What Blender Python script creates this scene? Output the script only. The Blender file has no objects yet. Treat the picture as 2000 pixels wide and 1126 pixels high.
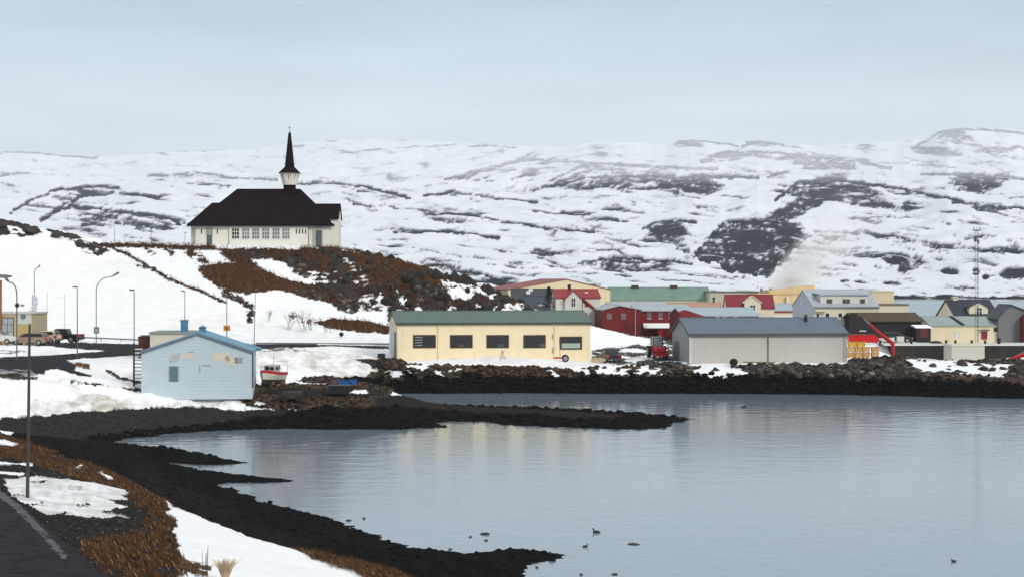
import bpy, math, random
import numpy as np
from mathutils import Vector, Matrix
random.seed(7)
F=3487.0; CZ=13.0; HY=545.0          # focal length in photo pixels, eye height over the sea, horizon row
scene=bpy.context.scene
col=bpy.data.collections.new("place"); scene.collection.children.link(col)
# ------------------------------------------------------------------ camera, world, sun, exposure
cd=bpy.data.cameras.new("camera"); cam=bpy.data.objects.new("camera",cd); col.objects.link(cam)
cam.location=(0,0,CZ); cam.rotation_euler=(math.radians(90),0,0)
cd.lens=36*F/2000; cd.sensor_width=36; cd.shift_y=-(563-HY)/2000; cd.clip_start=1; cd.clip_end=12000
scene.camera=cam
SUN_EL=math.radians(32); SUN_ROT=math.radians(142)
w=bpy.data.worlds.new("World"); scene.world=w; w.use_nodes=True
nt=w.node_tree; nt.nodes.clear()
N=nt.nodes.new; Lk=nt.links.new
out=N('ShaderNodeOutputWorld'); bg=N('ShaderNodeBackground')
sky=N('ShaderNodeTexSky'); sky.sky_type='NISHITA'; sky.sun_disc=False; sky.sun_elevation=SUN_EL; sky.sun_rotation=SUN_ROT
tc=N('ShaderNodeTexCoord'); sep=N('ShaderNodeSeparateXYZ'); Lk(tc.outputs['Generated'],sep.inputs[0])
ramp=N('ShaderNodeValToRGB'); Lk(sep.outputs['Z'],ramp.inputs[0])
def rs(r,stops):
    cr=r.color_ramp
    while len(cr.elements)>1: cr.elements.remove(cr.elements[-1])
    cr.elements[0].position=stops[0][0]; cr.elements[0].color=(*stops[0][1],1)
    for p,c in stops[1:]:
        e=cr.elements.new(p); e.color=(*c,1)
rs(ramp,[(0.0,(7.2,8.0,8.6)),(0.075,(7.0,7.9,8.6)),(0.11,(6.4,7.35,8.2)),(0.155,(5.4,6.4,7.4)),(0.32,(6.2,6.9,7.5)),(0.6,(8.2,8.7,9.0)),(1.0,(9.2,9.6,9.8))])
mp=N('ShaderNodeMapping'); mp.inputs['Scale'].default_value=(2.2,2.2,16); Lk(tc.outputs['Generated'],mp.inputs[0])
nz=N('ShaderNodeTexNoise'); nz.inputs['Scale'].default_value=2.2; nz.inputs['Detail'].default_value=4; nz.inputs['Roughness'].default_value=.5; Lk(mp.outputs[0],nz.inputs[0])
mr=N('ShaderNodeMapRange'); mr.inputs[1].default_value=.3; mr.inputs[2].default_value=.7; mr.inputs[3].default_value=.93; mr.inputs[4].default_value=1.07; Lk(nz.outputs[0],mr.inputs[0])
vm=N('ShaderNodeVectorMath'); vm.operation='SCALE'; Lk(ramp.outputs[0],vm.inputs[0]); Lk(mr.outputs[0],vm.inputs['Scale'])
mx=N('ShaderNodeMix'); mx.data_type='RGBA'; mx.inputs[0].default_value=.93; Lk(sky.outputs[0],mx.inputs[6]); Lk(vm.outputs[0],mx.inputs[7])
Lk(mx.outputs[2],bg.inputs[0]); bg.inputs[1].default_value=.1; Lk(bg.outputs[0],out.inputs[0])
sl=bpy.data.lights.new("sun",'SUN'); sl.energy=2.0; sl.angle=math.radians(11); sl.color=(1,.96,.9)
so=bpy.data.objects.new("sun",sl); col.objects.link(so)
_d=Vector((math.sin(SUN_ROT)*math.cos(SUN_EL),math.cos(SUN_ROT)*math.cos(SUN_EL),math.sin(SUN_EL)))
so.rotation_euler=_d.to_track_quat('Z','Y').to_euler(); so.location=(0,0,60)
scene.view_settings.view_transform='Standard'; scene.view_settings.look='None'; scene.view_settings.exposure=0.0
scene.view_settings.gamma=1; scene.view_settings.use_curve_mapping=False
scene.cycles.volume_bounces=2

# ------------------------------------------------------------------ helpers
def P(px,py,Y): return Vector(((px-1000)/F*Y, Y, CZ-(py-HY)/F*Y))
def Yz(py,z): return F*(CZ-z)/(py-HY)
def lin(c): return tuple(((v/255+.055)/1.055)**2.4 if v/255>.04045 else v/255/12.92 for v in c)
def _pn(x,y,seed):
    xi=np.floor(x).astype(np.int64); yi=np.floor(y).astype(np.int64); xf=x-xi; yf=y-yi
    def h(a,b):
        n=(a*374761393+b*668265263+seed*974634777)&0xffffffff
        n=((n^(n>>13))*1274126177)&0xffffffff; n=n^(n>>16)
        return (n&0xffff)/65536.0*2*np.pi
    def g(a,b,dx,dy):
        t=h(a,b); return np.cos(t)*dx+np.sin(t)*dy
    u=xf*xf*xf*(xf*(xf*6-15)+10); v=yf*yf*yf*(yf*(yf*6-15)+10)
    a=g(xi,yi,xf,yf); b=g(xi+1,yi,xf-1,yf); c=g(xi,yi+1,xf,yf-1); d=g(xi+1,yi+1,xf-1,yf-1)
    return ((a*(1-u)+b*u)*(1-v)+(c*(1-u)+d*u)*v)*1.4
def fbm(x,y,seed=0,o=4,rough=.5):
    r=0;a=1;s=0
    for i in range(o):
        r=r+a*_pn(x*2**i+i*17.3,y*2**i+i*9.7,seed+i); s+=a; a*=rough
    return r/s
def inpoly(x,y,poly):
    m=np.zeros(x.shape,bool); bx=[p[0] for p in poly]; by=[p[1] for p in poly]
    sel=(x>=min(bx))&(x<=max(bx))&(y>=min(by))&(y<=max(by))
    if not sel.any(): return m
    xs=x[sel]; ys=y[sel]; ins=np.zeros(xs.shape,bool); n=len(poly)
    for i in range(n):
        x1,y1=poly[i]; x2,y2=poly[(i+1)%n]
        if y1==y2: continue
        c=((y1>ys)!=(y2>ys))&(xs<(x2-x1)*(ys-y1)/(y2-y1)+x1); ins^=c
    m[sel]=ins; return m
def segd(x,y,pts,closed=False):
    d=np.full(x.shape,1e9); n=len(pts)
    for i in range(n if closed else n-1):
        x1,y1=pts[i][:2]; x2,y2=pts[(i+1)%n][:2]; dx=x2-x1; dy=y2-y1; q=dx*dx+dy*dy+1e-9
        t=np.clip(((x-x1)*dx+(y-y1)*dy)/q,0,1); d=np.minimum(d,(x-x1-t*dx)**2+(y-y1-t*dy)**2)
    return np.sqrt(d)
def tag(o,label=None,cat=None,group=None,kind=None):
    if label: o['label']=label
    if cat: o['category']=cat
    if group: o['group']=group
    if kind: o['kind']=kind
    return o
def empty(name,loc,label,cat,group=None,rz=0):
    o=bpy.data.objects.new(name,None); col.objects.link(o); o.location=loc; o.rotation_euler=(0,0,rz); o.empty_display_size=.5
    return tag(o,label,cat,group)
def copy_tree(o,parent=None):
    c=o.copy(); col.objects.link(c); c.parent=parent
    for ch in list(o.children): copy_tree(ch,c)
    return c
class MB:
    def __init__(s): s.v=[]; s.f=[]
    def add(s,vs,fs):
        n=len(s.v); s.v+=[tuple(v) for v in vs]; s.f+=[tuple(i+n for i in f) for f in fs]; return s
    def box(s,x0,x1,y0,y1,z0,z1):
        return s.add([(x0,y0,z0),(x1,y0,z0),(x1,y1,z0),(x0,y1,z0),(x0,y0,z1),(x1,y0,z1),(x1,y1,z1),(x0,y1,z1)],
            [(0,3,2,1),(4,5,6,7),(0,1,5,4),(1,2,6,5),(2,3,7,6),(3,0,4,7)])
    def slab(s,q,t):        # quad q (4 points, counter-clockwise seen from outside), thickened inward by t
        q=[Vector(p) for p in q]; n=(q[1]-q[0]).cross(q[-1]-q[0])
        if n.length<1e-9: n=(q[2]-q[0]).cross(q[3]-q[0])
        n.normalize(); r=[p+n*t for p in q]; k=len(q)
        return s.add(q+r,[tuple(range(k-1,-1,-1)),tuple(range(k,2*k))]+[(i,(i+1)%k,(i+1)%k+k,i+k) for i in range(k)])
    def prism(s,prof,a0,a1,ax='y'):   # closed 2-D profile swept along an axis; profile (x,z) for 'y', (y,z) for 'x', (x,y) for 'z'
        def pt(p,a): return (p[0],a,p[1]) if ax=='y' else (a,p[0],p[1]) if ax=='x' else (p[0],p[1],a)
        k=len(prof)
        return s.add([pt(p,a0) for p in prof]+[pt(p,a1) for p in prof],[tuple(range(k)),tuple(range(2*k-1,k-1,-1))]+[(i,i+k,(i+1)%k+k,(i+1)%k) for i in range(k)])
    def cyl(s,p0,p1,r0,r1=None,n=10):
        if r1 is None: r1=r0
        p0=Vector(p0); p1=Vector(p1); d=(p1-p0).normalized(); a=d.orthogonal().normalized(); b=d.cross(a)
        vs=[p0+(a*math.cos(2*math.pi*i/n)+b*math.sin(2*math.pi*i/n))*r0 for i in range(n)]+[p1+(a*math.cos(2*math.pi*i/n)+b*math.sin(2*math.pi*i/n))*r1 for i in range(n)]
        return s.add(vs,[tuple(range(n-1,-1,-1)),tuple(range(n,2*n))]+[(i,(i+1)%n,(i+1)%n+n,i+n) for i in range(n)])
    def tube(s,pts,r,n=7):
        for a,b in zip(pts,pts[1:]): s.cyl(a,b,r,r,n)
        return s
    def ell(s,c,r,nu=12,nv=8):
        vs=[];fs=[]
        for j in range(nv+1):
            t=math.pi*j/nv
            for i in range(nu):
                a=2*math.pi*i/nu; vs.append((c[0]+r[0]*math.sin(t)*math.cos(a),c[1]+r[1]*math.sin(t)*math.sin(a),c[2]+r[2]*math.cos(t)))
        for j in range(nv):
            for i in range(nu): fs.append((j*nu+i,(j+1)*nu+i,(j+1)*nu+(i+1)%nu,j*nu+(i+1)%nu))
        return s.add(vs,fs)
    def build(s,name,m,parent=None,smooth=False,bevel=0):
        me=bpy.data.meshes.new(name); me.from_pydata(s.v,[],s.f); me.materials.append(m)
        import bmesh
        bm=bmesh.new(); bm.from_mesh(me); bmesh.ops.recalc_face_normals(bm,faces=bm.faces); bm.to_mesh(me); bm.free()
        if smooth: me.polygons.foreach_set('use_smooth',[True]*len(me.polygons))
        o=bpy.data.objects.new(name,me); col.objects.link(o); o.parent=parent
        if bevel:
            b=o.modifiers.new('bevel','BEVEL'); b.width=bevel; b.segments=2; b.limit_method='ANGLE'
        return o
_M={}
def mat(name,c,rough=.7,var=.15,scale=1.2,bump=.0,bscale=8,metal=0,rib=None,streak=0,spec=.3,island=False,dirt=None):
    if name in _M: return _M[name]
    m=bpy.data.materials.new(name); m.use_nodes=True; t=m.node_tree; n=t.nodes; L=t.links.new; b=n['Principled BSDF']
    b.inputs['Roughness'].default_value=rough; b.inputs['Metallic'].default_value=metal; b.inputs['Specular IOR Level'].default_value=spec
    tc=n.new('ShaderNodeTexCoord'); mp=n.new('ShaderNodeMapping'); L(tc.outputs['Object'],mp.inputs[0])
    if streak: mp.inputs['Scale'].default_value=(1,1,streak)
    nz=n.new('ShaderNodeTexNoise'); nz.inputs['Scale'].default_value=scale; nz.inputs['Detail'].default_value=5; nz.inputs['Roughness'].default_value=.65; L(mp.outputs[0],nz.inputs[0])
    mr=n.new('ShaderNodeMapRange'); mr.inputs[1].default_value=.28; mr.inputs[2].default_value=.72; mr.inputs[3].default_value=1-var; mr.inputs[4].default_value=1+var; L(nz.outputs[0],mr.inputs[0])
    vm=n.new('ShaderNodeVectorMath'); vm.operation='SCALE'; vm.inputs[0].default_value=c; L(mr.outputs[0],vm.inputs['Scale']); o=vm.outputs[0]
    if island:
        g=n.new('ShaderNodeNewGeometry'); r=n.new('ShaderNodeValToRGB'); L(g.outputs['Random Per Island'],r.inputs[0]); rs(r,island)
        v2=n.new('ShaderNodeVectorMath'); v2.operation='MULTIPLY'; L(o,v2.inputs[0]); L(r.outputs[0],v2.inputs[1]); o=v2.outputs[0]
    if dirt:      # (colour, amount): worn patches with a shape of their own
        z2=n.new('ShaderNodeTexNoise'); z2.inputs['Scale'].default_value=dirt[2] if len(dirt)>2 else .9; z2.inputs['Detail'].default_value=6; z2.inputs['Roughness'].default_value=.7; L(mp.outputs[0],z2.inputs[0])
        r2=n.new('ShaderNodeMapRange'); r2.inputs[1].default_value=.66-dirt[1]*.3; r2.inputs[2].default_value=.74-dirt[1]*.3; L(z2.outputs[0],r2.inputs[0])
        mm=n.new('ShaderNodeMix'); mm.data_type='RGBA'; L(r2.outputs[0],mm.inputs[0]); L(o,mm.inputs[6]); mm.inputs[7].default_value=(*dirt[0],1); o=mm.outputs[2]
    L(o,b.inputs['Base Color'])
    last=None
    if rib:       # (axis, ribs per metre, strength)
        wv=n.new('ShaderNodeTexWave'); wv.bands_direction=rib[0]; wv.inputs['Scale'].default_value=rib[1]/ (math.pi*2)*6.283/3.1416; L(tc.outputs['Object'],wv.inputs[0])
        bu=n.new('ShaderNodeBump'); bu.inputs['Strength'].default_value=rib[2]; bu.inputs['Distance'].default_value=.05; L(wv.outputs[1],bu.inputs['Height']); last=bu
    if bump:
        z=n.new('ShaderNodeTexNoise'); z.inputs['Scale'].default_value=bscale; z.inputs['Detail'].default_value=6; L(tc.outputs['Object'],z.inputs[0])
        bu=n.new('ShaderNodeBump'); bu.inputs['Strength'].default_value=bump; bu.inputs['Distance'].default_value=.1; L(z.outputs[0],bu.inputs['Height'])
        if last: L(last.outputs[0],bu.inputs['Normal'])
        last=bu
    if last: L(last.outputs[0],b.inputs['Normal'])
    _M[name]=m; return m
glass=mat('window_glass',(.035,.04,.045),.12,.5,2.5,spec=.5)
glassd=mat('dark_glass',(.02,.02,.022),.15,.6,3,spec=.5)
white=mat('white_paint',(.72,.7,.66),.6,.06); black=mat('black_paint',(.015,.015,.017),.5)
snowm=mat('snow_cover',(.85,.85,.86),.9,.03,1.5,bump=.3,bscale=3)
steel=mat('galvanised_steel',(.2,.2,.21),.5,.15,4,metal=.3); dsteel=mat('dark_steel',(.07,.07,.075),.6,.2,4)
rubber=mat('tyre_rubber',(.015,.015,.015),.8); rimm=mat('wheel_rim',(.35,.35,.36),.35,.1,metal=.6)
redp=mat('red_paint',(.42,.012,.018),.4,.1,3); yel=mat('yellow_plastic',(.75,.42,.08),.5,.12,3)
wood=mat('weathered_wood',(.2,.12,.06),.8,.3,6)

# ------------------------------------------------------------------ near terrain: shoreline, heights, ground cover
def W(px,py): Y=F*CZ/(py-HY); return ((px-1000)/F*Y,Y)
shore=[W(*p) for p in [(1012,1140),(1028,1112),(1060,1097),(1105,1083),(1060,1075),(1000,1070),(960,1076),(905,1083),(860,1080),(820,1073),(780,1062),(740,1050),(700,1033),(655,1012),(600,1000),(560,992),(520,985),(480,965),(425,945),(440,941),(515,942),(570,940),(560,934),(430,927),(380,916),(310,908),(330,903),(420,908),(478,903),(440,895),(370,882),(290,875),(190,868),(230,858),(330,847),(430,840),(550,836),(650,838),(760,838),(875,834),(845,828),(880,822),(960,824),(1000,830),(1100,834),(1230,838),(1290,836),(1318,826),(1352,818),(1300,811),(1200,803),(1130,798),(1000,793),(880,789),(805,787),(765,777),(762,768),(1000,767),(1200,768),(1400,768),(1640,770),(1800,774),(2000,778),(2200,782),(2700,792)]]
shore+=[(240,460),(-200,460),(-300,460),(-120,10),(-60,-30),(30,-30),(30,40)]
CP=[]   # (X,Y,z)
def cY(px,py,Y): v=P(px,py,Y); CP.append(tuple(v))
def cz(px,py,z): cY(px,py,Yz(py,z))
def cw(px,Y,z): CP.append(((px-1000)/F*Y,Y,z))
for a in [(0,1126,6),(0,960,5.3),(200,1126,5.8),(-300,1126,6.5),(-300,930,5.4),(53,970,5),(250,1010,4.8),(150,930,4.6),(0,850,3.5),(100,880,3.2),(200,920,3.5),(320,980,4.2),(480,1050,3.8),(600,1083,3.5),(720,1118,3.2),
    (400,1126,5),(700,1200,3.5),(400,990,1.5),(500,1030,1.3),(700,1075,1.1),(300,930,1.5),(850,1105,1.0),(900,1180,1.6),(200,890,1.2),(100,855,1.4),(1050,1088,.55),(980,1090,.8),(560,1010,.9),(430,960,.9),(620,1045,1.2),
    (400,896,.6),(300,890,.8),(500,940,.5),(400,932,.7),
    (60,830,1.2),(0,817,2),(150,806,1.8),(290,798,1.8),(450,791,1.8),(560,785,2.2),(0,835,1.6),(-200,830,2.5),
    (900,806,.5),(1000,809,.6),(1100,813,.6),(1250,820,.5),(850,808,.6),(800,789,.25),(850,790,.1),(900,790,.1),(950,792,.1),(1050,796,.1),(1150,800,.1),(850,780,-.6),(950,782,-.6),(1050,783,-.6),(820,830,.4),(770,832,.5),(700,834,.4),(1150,812,.5)]: cz(*a)
for a in [(100,732,150),(60,738,149),(130,735,151),(165,752,151),(0,745,148),(200,772,153),(-100,740,150),(0,717,172),(100,717,172),(200,702,185),(150,733,164),(-200,717,172),(0,690,192),(100,672,211),(20,672,211),(-200,672,211),(250,676,205),
    (250,708,178),(225,742,165),(277,752,161),(492,768,161),(390,763,161),(340,752,172),(470,755,172),(300,690,196),(400,690,196),(500,673,235),(620,672,235),(757,674,235),(380,671,232),(500,690,205),
    (560,684,204),(620,681,197),(660,688,194),(700,706,197),(735,721,200),(570,741,176),(650,736,181),(600,700,186),(530,712,184),(700,690,222),(740,702,222),
    (560,757,165),(650,760,166),(720,763,166),(770,776,168),(600,782,160),(700,796,160),(640,752,172),(750,752,178),(700,738,186),(760,722,203),
    (775,704,216),(1153,708,219),(900,701,213),(1050,700,213),(1000,718,208.3),(820,722,207),(1200,722,207),(1300,722,207.5),(1250,706,216),(760,735,202.5),(900,726,205.6),(1100,727,205.6),(1300,727,205.6),
    (1347,709,214),(1653,709,217),(1500,713,210),(1700,703,212),(1800,706,212),(1900,709,212),(2000,703,212),(2200,703,212),(1740,695,214),(1400,722,206.5),(1600,720,206.5),(1800,722,207),(2000,722,207),(2200,722,207),
    (1157,636,246),(1190,668,240),(1250,690,230),(1300,690,235),(1320,660,265),(1200,662,262),(1700,662,262),
    (780,776,174),(800,785,174),(830,790,174),(860,792,174),(900,794,174),(960,798,172),(0,664,238),(180,662,240),(300,661,240),(450,664,245),(600,664,245),(740,661,248),(757,650,251),(-300,664,238),
    (0,560,265),(0,470,290),(0,430,300),(40,438,300),(75,449,300),(150,464,298),(215,481,298),(290,483,297),(370,484,296),(450,485,295),(520,486,295),(600,487,295),(665,488,294),(720,499,292),(780,512,290),(830,526,287),(870,541,285),(930,566,282),(1000,586,280),(1035,607,276),
    (200,570,268),(400,570,268),(400,520,283),(200,510,290),(600,610,260),(600,560,273),(600,515,286),(750,612,260),(750,560,272),(700,520,285),(850,607,257),(790,598,262),(790,545,268),(900,606,261),(900,562,266),(960,604,262),(960,583,266),(850,548,269),(1000,606,262),
    (1040,640,255),(1100,655,250),(-300,400,300),(-300,480,285)]: cY(*a)
for a in [(200,318,18.4),(370,318,18.6),(520,318,18.6),(660,315,18.2),(780,312,15),(900,305,11),(0,330,22),(-300,330,24),(-300,390,8),(0,390,6),(300,390,6),(600,390,6),(900,350,6),(1100,300,4.2),(1100,350,4),(1250,300,4.2),(1500,300,4.2),(1500,250,3.6),(1700,300,4.2),(2000,300,4),(2300,300,4),(1500,400,4),(2000,400,4),(1000,420,4),(500,440,4),(0,440,4),(2300,440,4),(1500,440,4),(-400,440,4),(2500,400,4),(1400,260,4),(1600,260,4),
    (1760,236,1.4),(1850,236,1.2),(1950,236,1.2),(2100,236,1.2),(2300,236,1.2),(1760,249,1.2),(1850,249,1.2),(1950,249,1.2),(2100,249,1.2),(2300,249,1.2),(1760,253,3.7),(1850,253,3.7),(1950,253,3.7),(2100,253,3.7),(2300,253,3.7),(1720,240,3.4),(1800,262,3.5),(1900,262,3.4),(1980,262,3.4),(1850,272,3.4),(1950,272,3.4),
    (-300,20,6.5),(0,20,6),(1000,20,5),(2500,20,5),(1000,45,3.5),(600,40,5)]: cw(*a)
cp=np.array(CP); 
def rbf_fit(c):
    A=np.sqrt((c[:,None,0]-c[None,:,0])**2+(c[:,None,1]-c[None,:,1])**2)+0; n=len(c)
    A=A-np.eye(n)*.02
    M=np.zeros((n+3,n+3)); M[:n,:n]=A; M[:n,n]=1; M[:n,n+1]=c[:,0]; M[:n,n+2]=c[:,1]; M[n:,:n]=M[:n,n:].T
    return np.linalg.solve(M,np.concatenate([c[:,2],[0,0,0]]))
wt=rbf_fit(cp)
cols=np.concatenate([np.arange(-560,-40,13),np.arange(-40,2040,2.1),np.arange(2040,2560,13)])
def rr(a,b,s): return np.arange(a,b,s)
rows=np.concatenate([rr(12,48,.6),rr(48,80,.17),rr(80,130,.28),rr(130,200,.33),rr(200,211,.12),rr(211,244,.4),rr(244,302,.24),rr(302,330,.8),rr(330,452,2.4)])
U,YY=np.meshgrid(cols,rows); XX=(U-1000)/F*YY
H=np.zeros(XX.shape)
for i in range(len(cp)): H+=wt[i]*np.sqrt((XX-cp[i,0])**2+(YY-cp[i,1])**2)
H+=wt[-3]+wt[-2]*XX+wt[-1]*YY
D=segd(XX,YY,shore,True); ins=inpoly(XX,YY,shore); D=np.where(ins,D,-D)
D=D+np.where(YY<240,(fbm(XX*.35,YY*.35,3,4,.6)*1.1+fbm(XX*1.3,YY*1.3,13,3)*.45)*np.clip(1-np.abs(D)/9,0,1),0)
ripr=(YY>195)&(U>750)
Kn=np.interp(U,[-600,520,700,800,900],[.24,.24,.33,.2,.13]); K=Kn+(.30-Kn)*np.clip((140-YY)/14,0,1); K=K+(.85-K)*np.clip((U-740)/60,0,1)*np.clip((YY-193)/5,0,1)
sm=K*D; T=.25
land=-T*np.log(np.exp(-np.clip(H,-3,12)/T)+np.exp(-np.clip(sm,-3,12)/T)); land=np.where(sm>11,H,land)
Z=np.where(D>0,np.where(H>11,H,land),np.maximum(.35*D,-2.5)); Z=np.where((D>0)&(D<1.5),np.maximum(Z,.02),Z)
V=HY+F*(CZ-Z)/YY
# cover colours (the ground's own colour)
SNOW=(.84,.84,.85); DSNOW=(.55,.49,.42); ROCK=(.040,.034,.032); WEED=(.0065,.006,.006); GRAV=(.024,.0215,.0215); GRASS=(.072,.034,.0165); ASPH=(.030,.030,.034); BROWNR=(.06,.045,.036); DGRASS=(.05,.024,.0145)
C=np.zeros(XX.shape+(3,)); C[:]=SNOW; cls=np.zeros(XX.shape,np.int8)   # cls 1 asphalt
n1=fbm(XX*.9,YY*.9,21,4,.6); n2=fbm(XX*.9,YY*.9,31,4,.6); n3=fbm(XX*.5,YY*.5,41,5,.65); n4=fbm(XX*2.2,YY*2.2,51,3,.6); sx=fbm(U*.02,V*.11,61,4,.6)
def setc(m,c,road=False):
    C[m]=c; cls[m]=1 if road else 0
def paint(poly,c,amp=4,thr=None,field=None,road=False,band=None):
    m=inpoly(U+n1*amp*2,V+n2*amp,poly)
    if band: m&=(YY>band[0])&(YY<band[1])
    if thr is not None: m&=((n3 if field is None else field)<thr)
    setc(m,c,road)
def stroke(pts,wd,c,amp=3,thr=None,road=False,band=None):
    xs=[p[0] for p in pts]; ys=[p[1] for p in pts]
    s=(U>min(xs)-wd-12)&(U<max(xs)+wd+12)&(V>min(ys)-wd-12)&(V<max(ys)+wd+12)
    if band: s&=(YY>band[0])&(YY<band[1])
    m=np.zeros(U.shape,bool); uu=U[s]+n1[s]*amp*2; vv=V[s]+n2[s]*amp
    d=segd(uu,vv*1.0,pts); ok=d<wd*(1+n4[s]*.8)
    if thr is not None: ok&=(n3[s]<thr)
    m[s]=ok; setc(m,c,road)
def tint(poly,c,k,amp=8,lo=-.35,band=None):
    m=inpoly(U+n1*amp*2,V+n2*amp,poly)&(C[...,0]>.4)
    if band: m&=(YY>band[0])&(YY<band[1])
    a=(np.clip((n3+.5*fbm(U*.05,V*.12,88,3)-lo)*1.6,0,1)*k)[m][:,None]; C[m]=C[m]*(1-a)+np.array(c)*a
# --- hill behind (band Y>236)
HB=(238,400)
paint([(425,487),(680,489),(740,500),(800,516),(870,536),(935,562),(1005,583),(1045,610),(1045,640),(760,640),(757,608),(700,606),(655,598),(640,585),(600,575),(560,560),(520,540),(470,520),(440,505)],DGRASS,5,band=HB)
paint([(385,526),(430,512),(500,518),(560,548),(610,560),(650,585),(665,597),(600,582),(545,566),(480,575),(430,562),(400,545)],GRASS,4,band=HB)
for q in [[(440,486),(500,488),(560,520),(640,530),(690,560),(700,590),(640,580),(560,540),(500,510)],[(780,530),(860,535),(900,560),(900,610),(770,610),(790,570)],[(900,560),(1010,580),(1045,610),(1045,620),(890,612)],[(540,500),(600,500),(610,530),(560,530)],[(720,500),(790,512),(780,560),(700,560)]]:
    paint(q,ROCK,5,.12,band=HB)
paint([(660,490),(820,518),(880,545),(940,568),(860,556),(800,548),(760,535),(690,530)],GRASS,4,.3,band=HB)
paint([(560,560),(640,575),(690,590),(750,590),(700,600),(640,590),(590,580)],BROWNR,4,.1,band=HB)
paint([(490,508),(530,506),(560,515),(575,535),(612,546),(618,556),(585,552),(545,540),(512,524)],SNOW,4,band=HB)
paint([(560,520),(640,535),(660,552),(600,550)],SNOW,3,-.05,band=HB)
paint([(600,488),(680,490),(760,512),(820,530),(800,560),(740,560),(690,545),(620,520)],GRASS,6,.12,band=HB)
paint([(655,500),(700,505),(720,560),(760,575),(800,600),(830,612),(750,612),(690,606),(660,590),(690,580),(650,540)],SNOW,4,-.12,band=HB)
paint([(700,578),(770,570),(800,590),(840,612),(755,612),(700,606)],SNOW,4,.02,band=HB)
paint([(855,540),(905,548),(960,566),(1000,580),(960,580),(930,575),(905,585),(880,575),(870,560)],SNOW,4,.12,band=HB)
paint([(985,592),(1000,585),(1025,600),(1040,612),(980,612)],SNOW,3,.1,band=HB)
paint([(880,598),(920,595),(980,602),(985,612),(870,612)],SNOW,3,-.1,band=HB)
stroke([(655,488),(664,520),(675,550),(692,582)],11,(.045,.038,.033),3,band=HB)
stroke([(195,479),(290,481),(370,484),(440,485),(520,486),(660,489)],4,DGRASS,3,band=HB)
stroke([(425,483.5),(500,483),(585,485.5)],2.6,SNOW,1,band=(288,299))
stroke([(205,480),(250,497),(300,527),(345,552),(400,572),(440,592)],2.6,DGRASS,3,band=HB)
stroke([(268,520),(300,525),(330,545)],3,ROCK,3,.1,band=HB)
stroke([(370,488),(400,520),(430,560),(465,585),(492,600),(488,626)],5,DGRASS,5,.12,band=HB)
stroke([(436,575),(470,588),(492,602),(486,628)],4,ROCK,4,band=HB)
stroke([(365,486),(385,505),(410,525)],9,DGRASS,6,.02,band=HB)
stroke([(280,484),(300,495)],5,DGRASS,4,.0,band=HB); stroke([(325,484),(335,494)],5,DGRASS,4,.0,band=HB)
paint([(612,628),(660,621),(720,627),(760,636),(760,652),(700,648),(640,641)],GRASS,3,band=HB)
paint([(650,592),(690,588),(705,600),(690,612),(660,606)],ROCK,3,.2,band=HB)
paint([(560,615),(640,628),(620,634),(560,625)],DGRASS,4,-.05,band=HB)
paint([(0,424),(36,432),(76,445),(84,456),(45,464),(20,456),(-10,462)],ROCK,5,band=HB)
paint([(88,447),(150,458),(160,466),(128,466),(100,456)],ROCK,3,band=HB)
paint([(10,438),(40,445),(50,458),(22,455)],SNOW,3,band=HB)
paint([(144,464),(205,478),(214,492),(190,500),(160,490),(146,478)],ROCK,3,.15,band=HB)
# --- left roads and yards
LB=(158,238)
paint([(-560,668),(30,668),(150,668),(275,671),(500,670),(620,668),(760,671),(760,681),(640,676),(540,680),(500,684),(275,692),(200,697),(130,702),(148,712),(146,722),(185,734),(150,733),(100,728),(60,732),(0,734),(-560,740)],ASPH,2,road=True,band=LB)
paint([(-560,674),(70,672),(150,681),(208,684),(90,693),(0,697),(-560,700)],SNOW,2,band=LB)
paint([(0,683),(60,684),(60,690),(0,690)],ASPH,2,-.05,road=True,band=LB)
paint([(-20,720),(60,722),(75,733),(-20,731)],(.3,.3,.31),3,.0,band=(150,190))
stroke([(210,722),(235,738),(268,746)],3.5,BROWNR,2,band=(150,200))
stroke([(150,711),(172,714)],4,(.12,.06,.03),2,band=(150,200))
stroke([(140,747),(200,753),(250,760),(292,763)],2.5,ROCK,2,band=(135,170)); stroke([(-60,733),(30,736),(70,738)],3.5,BROWNR,2,band=(135,190))
stroke([(272,746),(320,757),(395,771),(470,775)],2.2,ROCK,1.5,band=(135,180)); stroke([(620,672),(760,674)],.8,SNOW,1,band=LB)
paint([(500,680),(560,678),(600,684),(560,690),(520,688)],(.2,.2,.2),3,.05,band=(170,230))
tint([(120,750),(190,765),(250,790),(230,806),(150,806),(120,790),(150,770)],(.42,.36,.29),.75,band=(135,165)); tint([(60,785),(230,780),(300,790),(300,800),(60,812)],(.45,.4,.34),.6,band=(135,165))

tint([(590,682),(690,690),(760,716),(745,734),(640,742),(600,720)],(.42,.37,.31),.6,band=(160,222)); tint([(500,684),(620,684),(620,720),(500,730)],(.45,.41,.36),.45,band=(160,222))
tint([(300,792),(440,776),(500,780),(490,792)],(.45,.4,.34),.6,band=(135,165)); tint([(-40,700),(330,660),(330,620),(600,600),(750,660),(750,690),(-40,760)],(.62,.6,.56),.35,band=(160,262)); tint([(770,695),(1300,690),(1300,735),(770,735)],(.55,.5,.45),.4,band=(200,232)); tint([(0,440),(200,490),(400,560),(480,640),(0,660)],(.72,.68,.62),.3,band=(238,300))
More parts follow.
